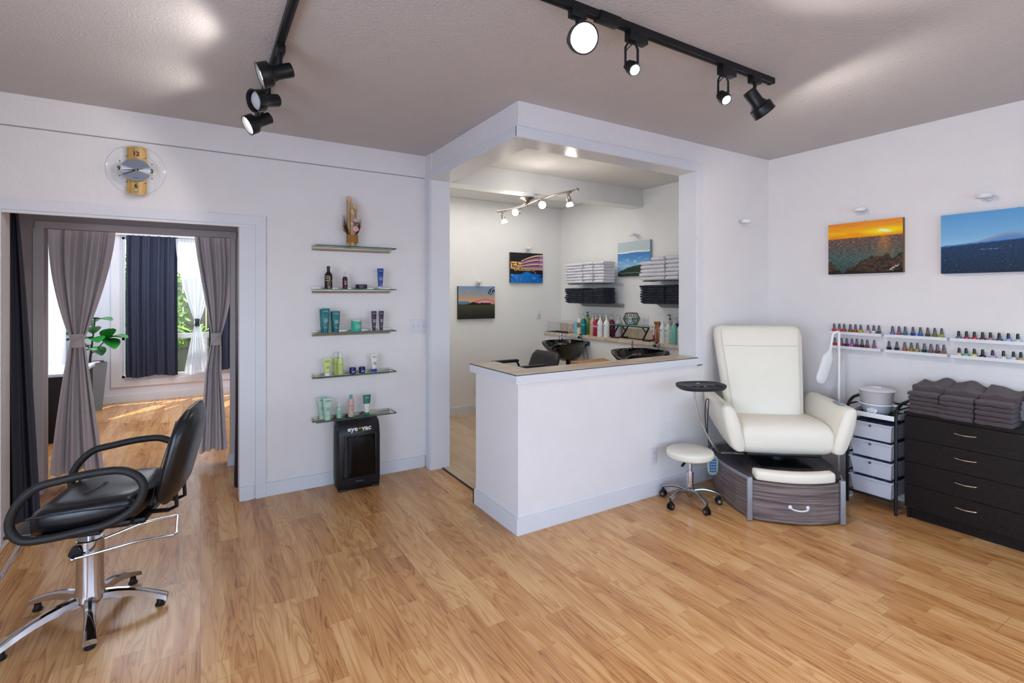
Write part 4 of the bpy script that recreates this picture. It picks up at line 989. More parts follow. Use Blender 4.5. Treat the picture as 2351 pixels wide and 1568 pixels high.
# right group
pumpbottle('white pump bottle in the right row on the ledge, beside the bronze spray bottle', 3.675, 4.12, (226, 226, 228), pump=white_, prn=(80, 90, 160), brand='REDKEN', r=.036, group='pump bottles right of the glass stand')
pumpbottle('cream and pale green pump bottle in the right row on the ledge', 3.59, 4.11, (206, 212, 192), prn=(80, 130, 110), r=.036, group='pump bottles right of the glass stand')
pumpbottle('pale teal pump bottle in the right row on the ledge', 3.51, 4.10, (122, 178, 172), r=.036, group='pump bottles right of the glass stand')
pumpbottle('pale pink pump bottle cut by the opening jamb on the ledge', 3.425, 4.10, (222, 212, 202), prn=(160, 150, 140), r=.036, group='pump bottles right of the glass stand')
pumpbottle('back row bottle with a brown pump behind the white bottle on the ledge', 3.70, 4.25, (214, 206, 196), pump=mat('brown_pump', (96, 62, 42), .4), h=.235, group='pump bottles right of the glass stand')
pumpbottle('back row navy bottle behind the cream bottle on the ledge', 3.60, 4.25, (40, 52, 92), group='pump bottles right of the glass stand')
pumpbottle('back row teal bottle behind the pale teal bottle on the ledge', 3.49, 4.25, (40, 96, 110), group='pump bottles right of the glass stand')
t = thing('spray_bottle', 'bronze trigger spray bottle in the right row on the ledge', 'bottle', (4.13, 3.757, .99), -PI/2)
bz = mat('bronze_bottle', (158, 102, 66), .3, .5)
b = BM(); loft(b, [sring(0, 0, z_, .034*s_, .024*s_, 3.5, 24) for z_, s_ in ((0, .95), (.004, 1), (.165, 1), (.172, .95), (.174, .4))]); obj('bottle_body', b, bz, t)
b = BM(); lathe(b, [(0, .172), (.014, .172), (.014, .19), (0, .19)], 14); box(b, -.045, .03, -.011, .011, .19, .222, bev=.007); tube(b, [(-.018, 0, .192), (-.03, 0, .175), (-.026, 0, .158)], .005, 8, smooth=3); box(b, .012, .034, -.01, .01, .165, .21, bev=.005); obj('trigger_head', b, bz, t)
b = BM()
for k in range(9): box(b, -.010, -.003, -.0262, -.0255, .05+k*.011, .057+k*.011)
obj('label_print', b, mat('prn_lav', (206, 200, 222), .6), t, flat=True)
t = thing('spray_bottle', 'slim burgundy and white bottle left of the bronze spray bottle', 'bottle', (4.15, 3.815, .99), -PI/2)
b = BM(); lathe(b, [(0, 0), (.018, 0), (.019, .003), (.019, .075), (0, .075)], 20); obj('bottle_body', b, mat('burgundy', (112, 30, 56), .35), t)
b = BM(); lathe(b, [(0, .075), (.019, .075), (.019, .16), (.012, .17), (.008, .2), (0, .2)], 20); obj('cap', b, mat('clear_cap', (206, 208, 214), .25), t)
# glass stand with X legs
t = thing('glass_stand', 'low glass topped stand with black crossed legs on the ledge', 'stand', (4.19, 4.15, .99), -PI/2)
b = BM(); box(b, -.305, .305, -.085, .085, .153, .161, bev=.001); obj('glass_top', b, gglass, t)
b = BM()
for x in ((-.306, .306, -.0865, -.085, .153, .161), (-.3065, -.305, -.085, .085, .153, .161)): box(b, *x)
obj('glass_edge', b, mat('edge_mint', (60, 150, 130), .2), t, flat=True)
for s in (-1, 1):
    b = BM()
    for y in (-.08, .08):
        q = [(s*.285, y, .012), (s*.17, y, .148)]; d = Vector((q[1][0]-q[0][0], 0, q[1][2]-q[0][2]))
        cyl(b, (-s*0+(.285 if s > 0 else -.285), y, .008), ((.175 if s > 0 else -.175), y, .15), .009, 6) if s < 0 else cyl(b, (.2, y, .008), (.29, y, .15), .009, 6)
        if s < 0: cyl(b, (-.235, y, .08), (-.29, y, .15), .007, 6)
        else: cyl(b, (.25, y, .09), (.19, y, .15), .007, 6)
        box(b, s*.30-.10 if s > 0 else -.29, s*.30 if s > 0 else -.19, y-.008, y+.008, 0, .012)
    box(b, s*.24-.012, s*.24+.012, -.08, .08, 0, .012); obj('leg', b, blackmt, t)
b = BM(); box(b, -.29, .29, -.088, -.07, .143, .153); box(b, -.2, .2, -.006, .006, 0, .01); obj('frame_bar', b, blackmt, t, flat=True)
# candle holder
t = thing('candle_holder', 'black wire geometric candle holder with a white candle on the glass stand', 'candle holder', (4.19, 4.20, 1.151), 0)
b = BM(); rr = [(.062, .0), (.095, .065), (.065, .132)]; L_ = []
for k, (r_, z_) in enumerate(rr): L_.append([Vector((r_*math.cos(2*PI*(i+.5*(k % 2))/10), r_*math.sin(2*PI*(i+.5*(k % 2))/10), z_+.004)) for i in range(10)])
for r_ in L_: tube(b, r_, .0028, 5, closed=True)
for a, c in ((L_[0], L_[1]), (L_[2], L_[1])):
    for i in range(10): cyl(b, a[i], c[i], .0024, 5); cyl(b, a[i], c[(i-1) % 10], .0024, 5)
obj('wire_frame', b, blackmt, t)
b = BM(); lathe(b, [(0, .003), (.058, .003), (.084, .065), (.058, .125), (.055, .125), (.08, .065), (.054, .008), (0, .008)], 24); obj('glass_cup', b, gglass, t)
b = BM(); lathe(b, [(0, .009), (.04, .009), (.04, .085), (0, .082)], 20); obj('candle', b, mat('candle_wax', (206, 222, 232), .5), t)
# wire rack and mat
t = thing('wire_rack', 'white coated wire shelf rack at the far left of the ledge', 'rack', (4.18, 5.42, .994), -PI/2)
b = BM(); ww = mat('white_wire', (222, 222, 224), .4)
for y in (-.1, .1):
    tube(b, [(-.26, y, 0), (-.26, y, .14), (.21, y, .14), (.21, y, .0)], .003, 6)
for x in [-.26+i*.024 for i in range(20)]: cyl(b, (x, -.1, .142), (x, .1, .142), .0016, 5)
cyl(b, (-.26, -.1, .003), (-.26, .1, .003), .003, 6); cyl(b, (.21, -.1, .003), (.21, .1, .003), .003, 6)
tube(b, [(-.22, -.06, .142), (-.2, -.06, .185), (-.05, -.06, .185), (-.03, -.06, .142)], .002, 5)
tube(b, [(.21, -.1, .12), (.25, -.1, .12), (.25, -.1, .07), (.21, -.1, .07)], .003, 6)
for x in [-.2+i*.03 for i in range(5)]: cyl(b, (x, .1, .142), (x, .1, .03), .0014, 5)
obj('wire_frame', b, ww, t)
b = BM(); box(b, -.27, .2, -.11, .09, 0, .0035, bev=.001); tag(obj('drying_mat', b, mat('mat_black', (18, 20, 30), .9), loc=(4.17, 5.44, .990), rz=-PI/2), 'thin black drying mat under the white wire rack', 'mat')

# shampoo bowls
gblack = mat('gloss_black', (8, 8, 10), .08, spec=.7, coat=.6)
def bowl(label, c):
    t = thing('shampoo_bowl', label, 'sink', (c[0], c[1], .93), 0, 'black shampoo bowls')
    n = 48
    def ring(sc, z, notch=0., ox=0.):
        out = []
        for i in range(n):
            a = 2*PI*i/n; ct, st = math.cos(a), math.sin(a)
            x = .28*sc*math.copysign(abs(ct)**(2/2.6), ct)+ox; y = .245*sc*math.copysign(abs(st)**(2/2.4), st)
            if x > 0: y *= 1-.18*(x/.28)
            f = math.exp(-(((a-PI+PI) % (2*PI)-PI)/.5)**2) if 0 else math.exp(-((a-PI)/.42)**2)
            x += f*.05*sc*notch*.8
            out.append(Vector((x, y, z-f*.065*notch)))
        return out
    b = BM()
    loft(b, [ring(.18, -.25, ox=.06), ring(.42, -.235, ox=.05), ring(.68, -.17, .3, .02), ring(.86, -.08, .6), ring(.93, -.05, .9), ring(1.0, -.03, 1), ring(1.01, -.008, 1), ring(.98, 0, 1), ring(.93, -.004, 1), ring(.88, -.03, .9), ring(.78, -.1, .3), ring(.55, -.165, 0, .03), ring(.2, -.185, 0, .05), ring(.02, -.185, 0, .05)])
    obj('basin', b, gblack, t, smooth=80)
    b = BM(); loft(b, [sring(x, 0, -.035, hy, .035, 4, 20, 'x') for x, hy in ((.2, .17), (.30, .16), (.262+.0, .15))][:2]); 
    obj('mounting_deck', b, gblack, t, smooth=60)
    b = BM(); 
    lathe(b, [(0, .0), (.026, 0), (.026, .012), (.016, .02), (.014, .045), (.02, .05), (.02, .075), (.013, .082), (0, .082)], 18, Matrix.Translation((.08, .19, -.004)))
    obj('faucet', b, chrome, t); b = BM(); tube(b, [(.08, .19, .02), (.04, .16, .045), (.0, .12, .03), (-.01, .11, .01)], .008, 8, smooth=4)
    obj('spout', b, chrome, t)
    b = BM(); tube(b, [(.23, -.03, .0), (.235, -.03, .03), (.22, -.03, .05)], .009, 8); lathe(b, [(0, 0), (.03, 0), (.033, .01), (.024, .03), (.0, .034)], 18, along((.21, -.03, .04), (-.5, -.2, .85))); obj('spray_head', b, chrome, t)
    b = BM(); cyl(b, (.05, 0, -.25), (.05, 0, -.34), .03, 18); cyl(b, (.05, 0, -.34), (.05, 0, -.40), .02, 14); tube(b, [(.05, 0, -.39), (.05, 0, -.46), (.15, 0, -.47), (.262, 0, -.44)], .018, 10, smooth=3); obj('drain_pipe', b, black, t)
    b = BM()
    for yy, k in ((-.06, 0), (-.13, .05)): tube(b, [(.2, yy, -.06), (.24, yy-.01, -.2), (.2, yy-.05, -.34), (.12-k, yy, -.4), (.2, yy+.02, -.5), (.262, yy, -.46)], .0055, 7, smooth=5)
    obj('supply_hose', b, mat('braided', (150, 140, 128), .4, .7), t)
    b = BM(); cyl(b, (.215, -.06, -.05), (.22, -.06, -.1), .009, 10); obj('valve', b, mat('brass2', (190, 130, 50), .3, 1.), t)
    return t
bowl('glossy black shampoo bowl in front of the ledge, left one beside the black chair', (3.80, 4.93))
bowl('glossy black shampoo bowl in front of the ledge, right one near the opening jamb', (3.80, 3.70))
# shampoo chair
t = thing('shampoo_chair', 'black vinyl shampoo chair leaning at the left black bowl', 'chair', (3.08, 4.82, .005))
svin = mat('shampoo_vinyl', (34, 33, 36), .42, bump=.05, bscale=150)
b = BM(); rr = []
for k in range(9):
    s = k/8; z_ = .42+.41*s; w_ = .27-.05*max(0, s-.75)*4*.5
    rr.append(sring(.22+.15*s, 0, z_, .035 if 0 < k < 8 else .02, w_*(1 if k not in (0, 8) else .86), 3.6, 24))
loft(b, rr); obj('backrest', b, svin, t, smooth=60)
b = BM(); loft(b, [sring(x, 0, .42, .24*q, .05*q, 4, 24, 'x') for x, q in ((-.3, .8), (-.27, 1), (.18, 1), (.2, .9))]); obj('seat', b, svin, t, smooth=60)
for s in (-1, 1):
    b = BM(); box(b, -.22, .14, s*.27-.03, s*.27+.03, .69, .725, bev=.012); obj('armrest', b, svin, t)
    b = BM(); tube(b, [(.12, s*.27, .7), (.16, s*.27, .6), (.1, s*.27, .38), (-.1, s*.27, .36), (-.2, s*.27, .5), (-.18, s*.27, .695)], .012, 8, smooth=4); obj('arm_frame', b, blackmt, t)
b = BM(); lathe(b, [(0, 0), (.28, 0), (.28, .02), (.05, .04), (.04, .37), (0, .37)], 28, Matrix.Translation((-.02, 0, 0))); obj('pedestal', b, chrome, t)
# cardboard box
t = thing('cardboard_box', 'tall brown cardboard box in front of the right black shampoo bowl', 'box', (3.20, 3.72, .005), R(8))
cb = mat('cardboard', (176, 124, 72), .85, bump=.1, bscale=30)
b = BM(); box(b, -.15, .15, -.15, .15, 0, .845, bev=.002); obj('carton', b, cb, t, flat=True)
b = BM(); loft(b, [[Vector((-.15, -.15, .845)), Vector((.15, -.15, .845)), Vector((.15, -.15, .848)), Vector((-.15, -.15, .848))], [Vector((-.15, .0, .868)), Vector((.15, .0, .868)), Vector((.15, .0, .871)), Vector((-.15, .0, .871))]]); obj('flap', b, cb, t, flat=True)

# ceiling light bar
t = thing('ceiling_light_bar', 'curved brushed nickel light bar with four spot heads under the wash room beam', 'ceiling light', (2.80, 4.235, 2.50))
b = BM(); lathe(b, [(0, 0), (.075, 0), (.078, -.012), (.06, -.03), (0, -.032)], 30); obj('canopy', b, whitep, t)
b = BM(); lathe(b, [(0, -.028), (.07, -.03), (.078, -.036), (.03, -.06), (.012, -.085), (0, -.085)], 30, Matrix.Translation((0, .015, 0))); obj('mount', b, nickel, t)
def P_(u): return Vector((-.09+.05*math.sin(u*PI), .46-u*1.26+.0, -.115+.02*abs(u-.5)*2))
b = BM(); pts = [Vector((-.06+.05*math.sin(i/8*PI), .50-i/8*.55, -.105-.0*i)) for i in range(9)]; tube(b, pts, .0085, 8, smooth=2); tube(b, [p+Vector((0, 0, -.02)) for p in pts[::8]], .001, 4)
pts2 = [Vector((0-.05*math.sin(i/8*PI), .02-i/8*.80, -.10+.012*i/8)) for i in range(9)]; tube(b, pts2, .0085, 8, smooth=2)
for p in (pts[0], pts[-1], pts2[0], pts2[-1]): sphere(b, p, .014)
cyl(b, (-.02, .03, -.06), (-.02, .03, -.105), .012, 12)
obj('bar', b, nickel, t)
bulbm = mat('lamp_glow', (255, 255, 250), .3, emit=(255, 252, 244), estr=14.); frost = mat('lamp_frost', (235, 232, 226), .3, emit=(255, 250, 240), estr=1.0)
WL = []
for p, d, lit in ((pts[1], (.25, -.1, -1), 0), (pts[5], (-.9, -.5, -.12), 1), (pts2[3], (-.35, -.95, -.2), 1), (pts2[7], (.35, .2, -.9), 0)):
    d = Vector(d).normalized(); q = p+Vector((0, 0, -.055))
    b = BM(); cyl(b, p, q, .006, 8); lathe(b, [(0, 0), (.03, 0), (.03, .003), (0, .004)], 18, Matrix.Translation(p+Vector((0, 0, -.014)))); st = obj('spot_head', b, nickel, t)
    T = along(q-d*.035, d); b = BM(); lathe(b, [(0, 0), (.008, .004), (.018, .03), (.021, .055), (.018, .07), (.012, .072), (0, .072)], 18, T); obj('housing', b, nickel, st)
    b = BM(); lathe(b, [(.014, .07), (.03, .09), (.035, .105), (.034, .112), (0, .116)], 20, T); obj('bulb', b, bulbm if lit else frost, st)
    WL.append((Vector((2.80, 4.235, 2.50))+q+d*.1, d))
# ================================================================ TRACK LIGHTS
def track(label, a, c, w_=.034, h_=.03):
    a, c = Vector(a), Vector(c); t = thing('light_track', label, 'light track', a); d = c-a; b = BM()
    if abs(d.x) > abs(d.y): box(b, 0, d.x, -w_/2, w_/2, -h_, 0); 
    else: box(b, -w_/2, w_/2, 0, d.y, -h_, 0)
    obj('track_rail', b, blackmt, t, flat=True); b = BM()
    if abs(d.x) > abs(d.y): box(b, .01, d.x-.002, -.007, .007, -h_-.0005, -h_+.001)
    else: box(b, -.007, .007, .01, d.y-.002, -h_-.0005, -h_+.001)
    obj('track_slot', b, mat('slot_black', (4, 4, 5), .9), t, flat=True)
    return t
tr1 = track('long black ceiling track running across the salon toward the painting wall', (.32, 1.645, H), (2.72, 1.645, H))
b = BM(); box(b, 1.12, 1.24, -.024, .024, -.035, 0, bev=.002); obj('connector', b, blackmt, tr1)
b = BM(); box(b, 2.385, 2.402, -.019, .019, -.032, 0, bev=.002); obj('end_cap', b, blackmt, tr1)
tr2 = track('black ceiling track running toward the clock wall', (.32, 1.60, H), (.32, 3.72, H))
hot = mat('bulb_hot', (255, 255, 255), .3, emit=(255, 255, 252), estr=26.); hot2 = mat('bulb_hot_green', (240, 255, 240), .3, emit=(236, 255, 238), estr=14.)
offb = mat('bulb_off', (200, 200, 205), .35)
SPOTS = []
def par_head(label, m, d, lit, power=0, axis='x', c_off=(0, 0), size=1., hot_=None):
    """lamp head hanging from the track at m, its mouth looking along d"""
    t = thing('track_head', label, 'track light', (m[0], m[1], H-.03)); d = Vector(d).normalized()
    b = BM()
    if axis == 'x': box(b, -.038, .038, -.018, .018, -.032, .004, bev=.003)
    else: box(b, -.018, .018, -.038, .038, -.032, .004, bev=.003)
    obj('adapter', b, blackmt, t)
    piv = Vector((c_off[0], c_off[1], -.085)); b = BM(); cyl(b, (0, 0, -.03), piv+Vector((0, 0, .0)), .009, 10); sphere(b, piv, .012); obj('stem', b, blackmt, t)
    T = along(piv+Vector((0, 0, -.030))-d*.055, d); s = size
    b = BM(); lathe(b, [(0, -.0), (.030, .0), (.034, .004), (.034, .075), (.045, .098), (.056, .102), (.058, .105), (.058, .148), (.061, .15), (.0585, .152), (.055, .15), (.052, .11), (.03, .08), (0, .08)], 32, T); obj('shade', b, black, t, smooth=40)
    b = BM(); lathe(b, [(.03, .09), (.046, .118), (.048, .128), (.034, .139), (0, .143)], 26, T); obj('bulb', b, (hot_ or hot) if lit else offb, t)
    if lit: SPOTS.append((Vector((m[0], m[1], H-.03))+piv+Vector((0, 0, -.03))+d*.10, d, power))
    return t
par_head('lit track lamp nearest the camera on the long track, its round face glowing', (1.333, 1.645), (-.34, -.86, -.42), True, 42)
par_head('dark track lamp at the far end of the long track, turned away', (2.56, 1.645), (.50, -.20, -.62), True, 22)
par_head('lit track lamp at the top of the clock wall track', (.325, 2.63), (-.90, .06, -.36), True, 9, 'y')
par_head('unlit track lamp in the middle of the clock wall track', (.32, 3.05), (-.85, -.42, -.32), False, 0, 'y')
par_head('lit track lamp closest to the clock wall', (.32, 3.42), (-.83, -.12, -.50), True, 9, 'y')
def gu_head(label, m, d, power):
    t = thing('track_head', label, 'track light', (m[0], m[1], H-.03)); d = Vector(d).normalized()
    b = BM(); box(b, -.055, .055, -.02, .02, -.045, .003, bev=.003); obj('adapter', b, blackmt, t)
    p = Vector((-.03, 0, -.16)); s = Vector((1, -.25, 0)).normalized()*.031
    b = BM(); tube(b, [p+s, p+s+Vector((0, 0, .085)), p+s*.6+Vector((0, 0, .108)), p-s*.6+Vector((0, 0, .108)), p-s+Vector((0, 0, .085)), p-s], .0055, 8); sphere(b, p+s, .009); sphere(b, p-s, .009); obj('yoke', b, blackmt, t)
    b = BM(); tube(b, [p+Vector((.01, 0, .11)), p+Vector((-.025, .01, .07)), p+Vector((-.02, .02, .02))], .0025, 6, smooth=4); obj('lead_wire', b, blackmt, t)
    T = along(p-d*.035, d); b = BM(); lathe(b, [(0, 0), (.018, 0), (.024, .006), (.026, .03), (.030, .034), (.030, .072), (.028, .074), (.026, .07), (0, .066)], 26, T); obj('shade', b, black, t, smooth=40)
    b = BM(); lathe(b, [(0, .070), (.022, .0695), (.0255, .068)], 22, T); obj('bulb', b, hot2, t)
    SPOTS.append((Vector((m[0], m[1], H-.03))+p+d*.045, d, power))
gu_head('small round track lamp in a yoke, left one of two on the long track', (1.672, 1.645), (-.15, -.70, -.62), 36)
gu_head('small round track lamp in a yoke, right one of two on the long track', (2.32, 1.645), (-.18, -.66, -.66), 36)

# ================================================================ STYLING CHAIR
t = thing('styling_chair', 'black vinyl salon styling chair with loop arms on a chrome star base', 'chair', (-.433, 3.005, 0))
base = [(208, .30), (278, .25), (352, .27), (62, .29), (136, .31)]
for a, L_ in base:
    a = R(a); b = BM(); d = Vector((math.cos(a), math.sin(a), 0)); s = Vector((-d.y, d.x, 0))
    rr = []
    for k in range(8):
        u = k/7; r_ = .03+L_*u; z_ = .108-.068*u**1.1+.018*math.sin(PI*u); w_ = .027-.006*math.sin(PI*u)+.0; hh = .024-.011*u
        rr.append([d*r_+s*w_*.8+Vector((0, 0, z_+.4*hh)), d*r_+s*w_*.3+Vector((0, 0, z_+hh*.75)), d*r_-s*w_*.3+Vector((0, 0, z_+hh*.75)), d*r_-s*w_*.8+Vector((0, 0, z_+.4*hh)), d*r_-s*w_+Vector((0, 0, z_-hh)), d*r_+s*w_+Vector((0, 0, z_-hh))])
    loft(b, rr); lg_ = obj('leg', b, chrome, t, smooth=30)
    b = BM(); p = d*(L_-.0); lathe(b, [(0, 0), (.02, 0), (.021, .006), (.015, .012), (.013, .03), (0, .03)], 16, Matrix.Translation(p)); obj('foot', b, black, lg_)
b = BM(); lathe(b, [(0, .07), (.04, .075), (.06, .10), (.058, .13), (.052, .15), (.050, .30), (.053, .301), (.053, .372), (.048, .376), (0, .376)], 36); obj('column', b, chrome, t)
b = BM(); cyl(b, (0, 0, .37), (0, 0, .50), .018, 18); obj('piston', b, chrome, t)
b = BM(); tube(b, [(-.05, -.065, .318), (.0, -.075, .325), (.18, -.10, .352), (.325, -.11, .352), (.335, -.10, .352), (.335, .07, .372), (.325, .075, .372), (.18, .06, .372), (.03, .02, .345)], .0065, 10); sphere(b, (-.052, -.066, .317), .012); obj('pump_lever', b, chrome, t)
b = BM(); lathe(b, [(0, -.02), (.024, -.02), (.024, .02), (0, .02)], 18, Matrix.Translation((-.045, -.035, .335)) @ Matrix.Rotation(PI/2, 4, 'X')); obj('lever_pivot', b, black, t)
# seat frame coordinates: f forward, l lateral (far side positive)
ff = Vector((-.978, .208, 0)); ll = Vector((.208, .978, 0)); C0 = Vector((.013, -.055, 0))
MS = Matrix(((ff.x, ll.x, 0, C0.x), (ff.y, ll.y, 0, C0.y), (0, 0, 1, 0), (0, 0, 0, 1)))
b = BM(); rr = []
for k in range(13):
    u = k/12; x = -.265+.43*u; e = min(1, (math.sin(PI*min(max(u, .0), 1)))**.35+.05) if u in (0, 1) else min(1., .72+.28*math.sin(PI*u)**.35)
    zc = .572+.010*math.cos(u*PI)+(-.012 if u > .9 else 0); ht = .060*(.55 if k in (0, 12) else (.88 if k in (1, 11) else 1))
    ring = []
    n = 28
    for i in range(n):
        a = 2*PI*i/n; y = .232*e*math.copysign(abs(math.cos(a))**(2/5), math.cos(a)); z_ = ht*math.copysign(abs(math.sin(a))**(2/4.2), math.sin(a))
        if z_ > 0: z_ -= .014*(1-abs(y)/.23)
        ring.append(Vector((x, y, zc+z_)))
    rr.append(ring)
loft(b, rr, M=MS); obj('seat', b, vinyl, t, smooth=70)
b = BM()
for s in (-1, 1): tube(b, [(-.225, s*.229, .598), (-.05, s*.2315, .600), (.135, s*.229, .590)], .003, 6, M=MS)
obj('piping', b, vinyl, t)
b = BM(); tube(b, [(-.01, -.10, .6245), (-.03, -.03, .622), (-.035, .05, .6215)], .0014, 5, smooth=4, M=MS); tube(b, [(-.045, .052, .622), (-.025, .052, .622)], .0012, 5, M=MS); obj('vinyl_crease', b, mat('crease', (4, 4, 5), .8), t)
b = BM(); box(b, -.2, .13, -.17, .17, .485, .515, bev=.01, M=MS); box(b, -.24, .1, -.12, .12, .47, .50, bev=.01, M=MS); obj('seat_plate', b, black, t)
# backrest
b = BM(); rr = []; n = 30
for k in range(13):
    u = k/12; z_ = .545+.42*u; xc = -.315-.095*u**1.1-.012*math.sin(PI*u); w_ = .195+.02*math.sin(PI*min(1, u*1.1)); th = .042
    if k in (0, 12): w_ *= .60; th *= .4
    elif k in (1, 11): w_ *= .86; th *= .8
    elif k in (2, 10): w_ *= .95
    ring = []
    for i in range(n):
        a = 2*PI*i/n; y = w_*math.copysign(abs(math.cos(a))**(2/3.4), math.cos(a)); x = th*math.copysign(abs(math.sin(a))**(2/2.8), math.sin(a))
        ring.append(Vector((xc+x+.018*(abs(y)/.22)**2, y, z_)))
    rr.append(ring)
loft(b, rr, M=MS); bk = obj('backrest', b, vinyl, t, smooth=70)
b = BM()
for s in (-1, 1): tube(b, [(-.315-.095*(k/8)**1.1+.032, s*(.194+.018*math.sin(PI*min(1, k/8*1.1))), .575+.36*k/8) for k in range(9)], .0022, 5, M=MS)
obj('piping', b, mat('piping', (26, 26, 32), .4), bk)
b = BM(); tube(b, [(-.14, -.04, .495), (-.31, -.04, .492), (-.342, -.04, .505), (-.338, -.04, .565)], .018, 8, M=MS, flat=(1, .45)); tube(b, [(-.14, .1, .495), (-.31, .1, .492), (-.342, .1, .505), (-.338, .1, .565)], .018, 8, M=MS, flat=(1, .45)); obj('back_bracket', b, blackmt, t)
for s in (-1, 1):
    P = [(.172, 0, .60), (.145, 0, .665), (.085, 0, .722), (.0, 0, .742), (-.10, 0, .758), (-.20, 0, .757), (-.262, 0, .715), (-.272, 0, .655), (-.235, 0, .588), (-.15, 0, .540), (-.05, 0, .523), (.04, 0, .512), (.125, 0, .512), (.165, 0, .545)]
    b = BM(); tube(b, [(x, s*(.252+.012*(z_-.5)), z_) for x, _, z_ in P], .0165, 12, closed=True, smooth=5, M=MS); obj('armrest', b, rubber, t)
    b = BM(); box(b, -.12, .10, s*.17-.02 if s > 0 else -.25, s*.17+.08 if s > 0 else -.15, .497, .512, bev=.003, M=MS); obj('arm_bracket', b, blackmt, t)
b = BM(); box(b, .08, .245, -.15, .15, .488, .502, bev=.006, M=MS); obj('footrest_bracket', b, black, t)
b = BM(); tube(b, [(.225, -.13, .49), (.31, -.13, .36), (.37, -.12, .235), (.38, -.10, .22), (.38, .10, .22), (.37, .12, .235), (.31, .13, .36), (.225, .13, .49)], .011, 10, M=MS); tube(b, [(.41, -.15, .212), (.41, .15, .212)], .03, 8, M=MS, flat=(1, .3)); obj('footrest', b, chrome, t)

# ================================================================ PEDICURE CHAIR
RZ = R(-38.3); PO = (3.60, 2.20, 0)
platf = thing('pedicure_chair', 'white leather pedicure armchair on a grey wood grain platform in the corner', 'chair', PO, RZ)
def arcpts(p, q, bulge, n=10):
    p, q = Vector(p), Vector(q); d = q-p; s = Vector((d.y, -d.x)).normalized(); return [tuple(p+d*(i/n)+s*bulge*4*(i/n)*(1-i/n)) for i in range(n+1)]
foot = arcpts((-.283, -.443), (.283, -.443), .055) + [(.345, -.31), (.372, -.12), (.37, .22), (.2, .36), (-.08, .36), (-.29, .28), (-.365, .16), (-.378, .0), (-.368, -.14), (-.335, -.30)]
def inset(poly, k): return [(x*k, y*k) for x, y in poly]
b = BM(); prism(b, inset(foot, .985), .012, .262); obj('platform', b, greywood, platf, flat=True)
topg = grain_mat('platform_top', (52, 48, 52), (84, 78, 82), scale=(60, 3, 60), rough=.35)
b = BM(); ft2 = [(x*1.01, y*1.01 if y > -.4 else y*.93) for x, y in foot]; prism(b, ft2, .262, .288, bev=.003); obj('platform_top', b, topg, platf, flat=True)
side_l = [(-.283, -.452), (-.335, -.30), (-.368, -.14), (-.378, .0), (-.365, .16)]
b = BM(); tube(b, [(x*1.02, y*1.0, .275) for x, y in side_l], .010, 8, smooth=4, flat=(.6, 1.3)); tube(b, [(-x*1.02, y*1.0, .275) for x, y in side_l], .010, 8, smooth=4, flat=(.6, 1.3)); obj('edge_trim', b, mat('silver_trim', (150, 150, 156), .4, .3), platf)
for s in (-1, 1):
    b = BM(); box(b, s*.288-.016, s*.288+.016, -.462, -.438, .004, .288, bev=.004); obj('corner_post', b, mat('silver_trim', (150, 150, 156), .4, .3), platf)
b = BM(); fr = arcpts((-.268, -.448), (.268, -.448), .056, 14); bk_ = [(x, y+.012) for x, y in fr[::-1]]; prism(b, fr+bk_, .014, .258); dr = obj('drawer_front', b, greywood, platf, flat=True)
b = BM(); tube(b, [(-.052, -.497, .118), (-.045, -.522, .113), (0, -.531, .108), (.045, -.522, .113), (.052, -.497, .118)], .005, 8, smooth=4); sphere(b, (-.053, -.499, .119), .013, s=(1, .5, 1.2)); sphere(b, (.053, -.499, .119), .013, s=(1, .5, 1.2)); obj('handle', b, whitep, dr)
b = BM(); fr = arcpts((-.25, -.452), (.25, -.452), .055, 14); bk_ = [(x, y+.085) for x, y in fr[::-1]]; prism(b, fr+bk_, .268, .332, bev=.016); obj('foot_pad', b, cream, platf, smooth=60)
# swivel & chair
b = BM(); lathe(b, [(0, .288), (.14, .288), (.14, .294), (.05, .30), (.045, .36), (0, .36)], 30, Matrix.Translation((.03, -.05, 0))); box(b, -.14, .2, -.25, .12, .288, .293, bev=.002); obj('swivel_base', b, black, platf)
b = BM(); box(b, -.22, .28, -.20, .20, .35, .375, bev=.01); obj('seat_plate', b, blackmt, platf)
b = BM(); rr = []; n = 36
for k, (x, sc) in enumerate(((-.278, .70), (-.268, .88), (-.245, .97), (-.2, 1), (0, 1.0), (.25, 1), (.295, .97), (.318, .88), (.328, .70))):
    ring = []
    for i in range(n):
        a = 2*PI*i/n; ca, sa = math.cos(a), math.sin(a)
        y = -.03+.245*(.9+.1*sc)*math.copysign(abs(ca)**(2/3.6), ca); z_ = .485+.118*sc*math.copysign(abs(sa)**(2/3.2), sa)
        if y < -.1 and z_ > .5: z_ += .012*math.cos((x-.025)/.3*1.5)
        ring.append(Vector((x, y-.02*math.cos((x-.025)/.32*1.4), z_)))
    rr.append(ring)
loft(b, rr); obj('seat', b, cream, platf, smooth=80)
pip = mat('cream_seam', (214, 207, 192), .5)
b = BM()
for s in (-1, 1): tube(b, [(.025+s*.283, -.03+.235*math.cos(a)-.006, .485+.112*math.sin(a)) for a in [PI*(.55+.9*i/14) for i in range(15)]], .003, 6)
obj('seat_piping', b, pip, platf)
b = BM(); rr = []; zs = [(.46, .80, .6), (.48, .95, .85), (.56, 1, 1), (.72, 1, 1), (.9, 1, 1), (1.02, 1, 1), (1.10, 1, 1), (1.17, 1, .97), (1.22, .975, .85), (1.242, .92, .6), (1.249, .85, .3)]
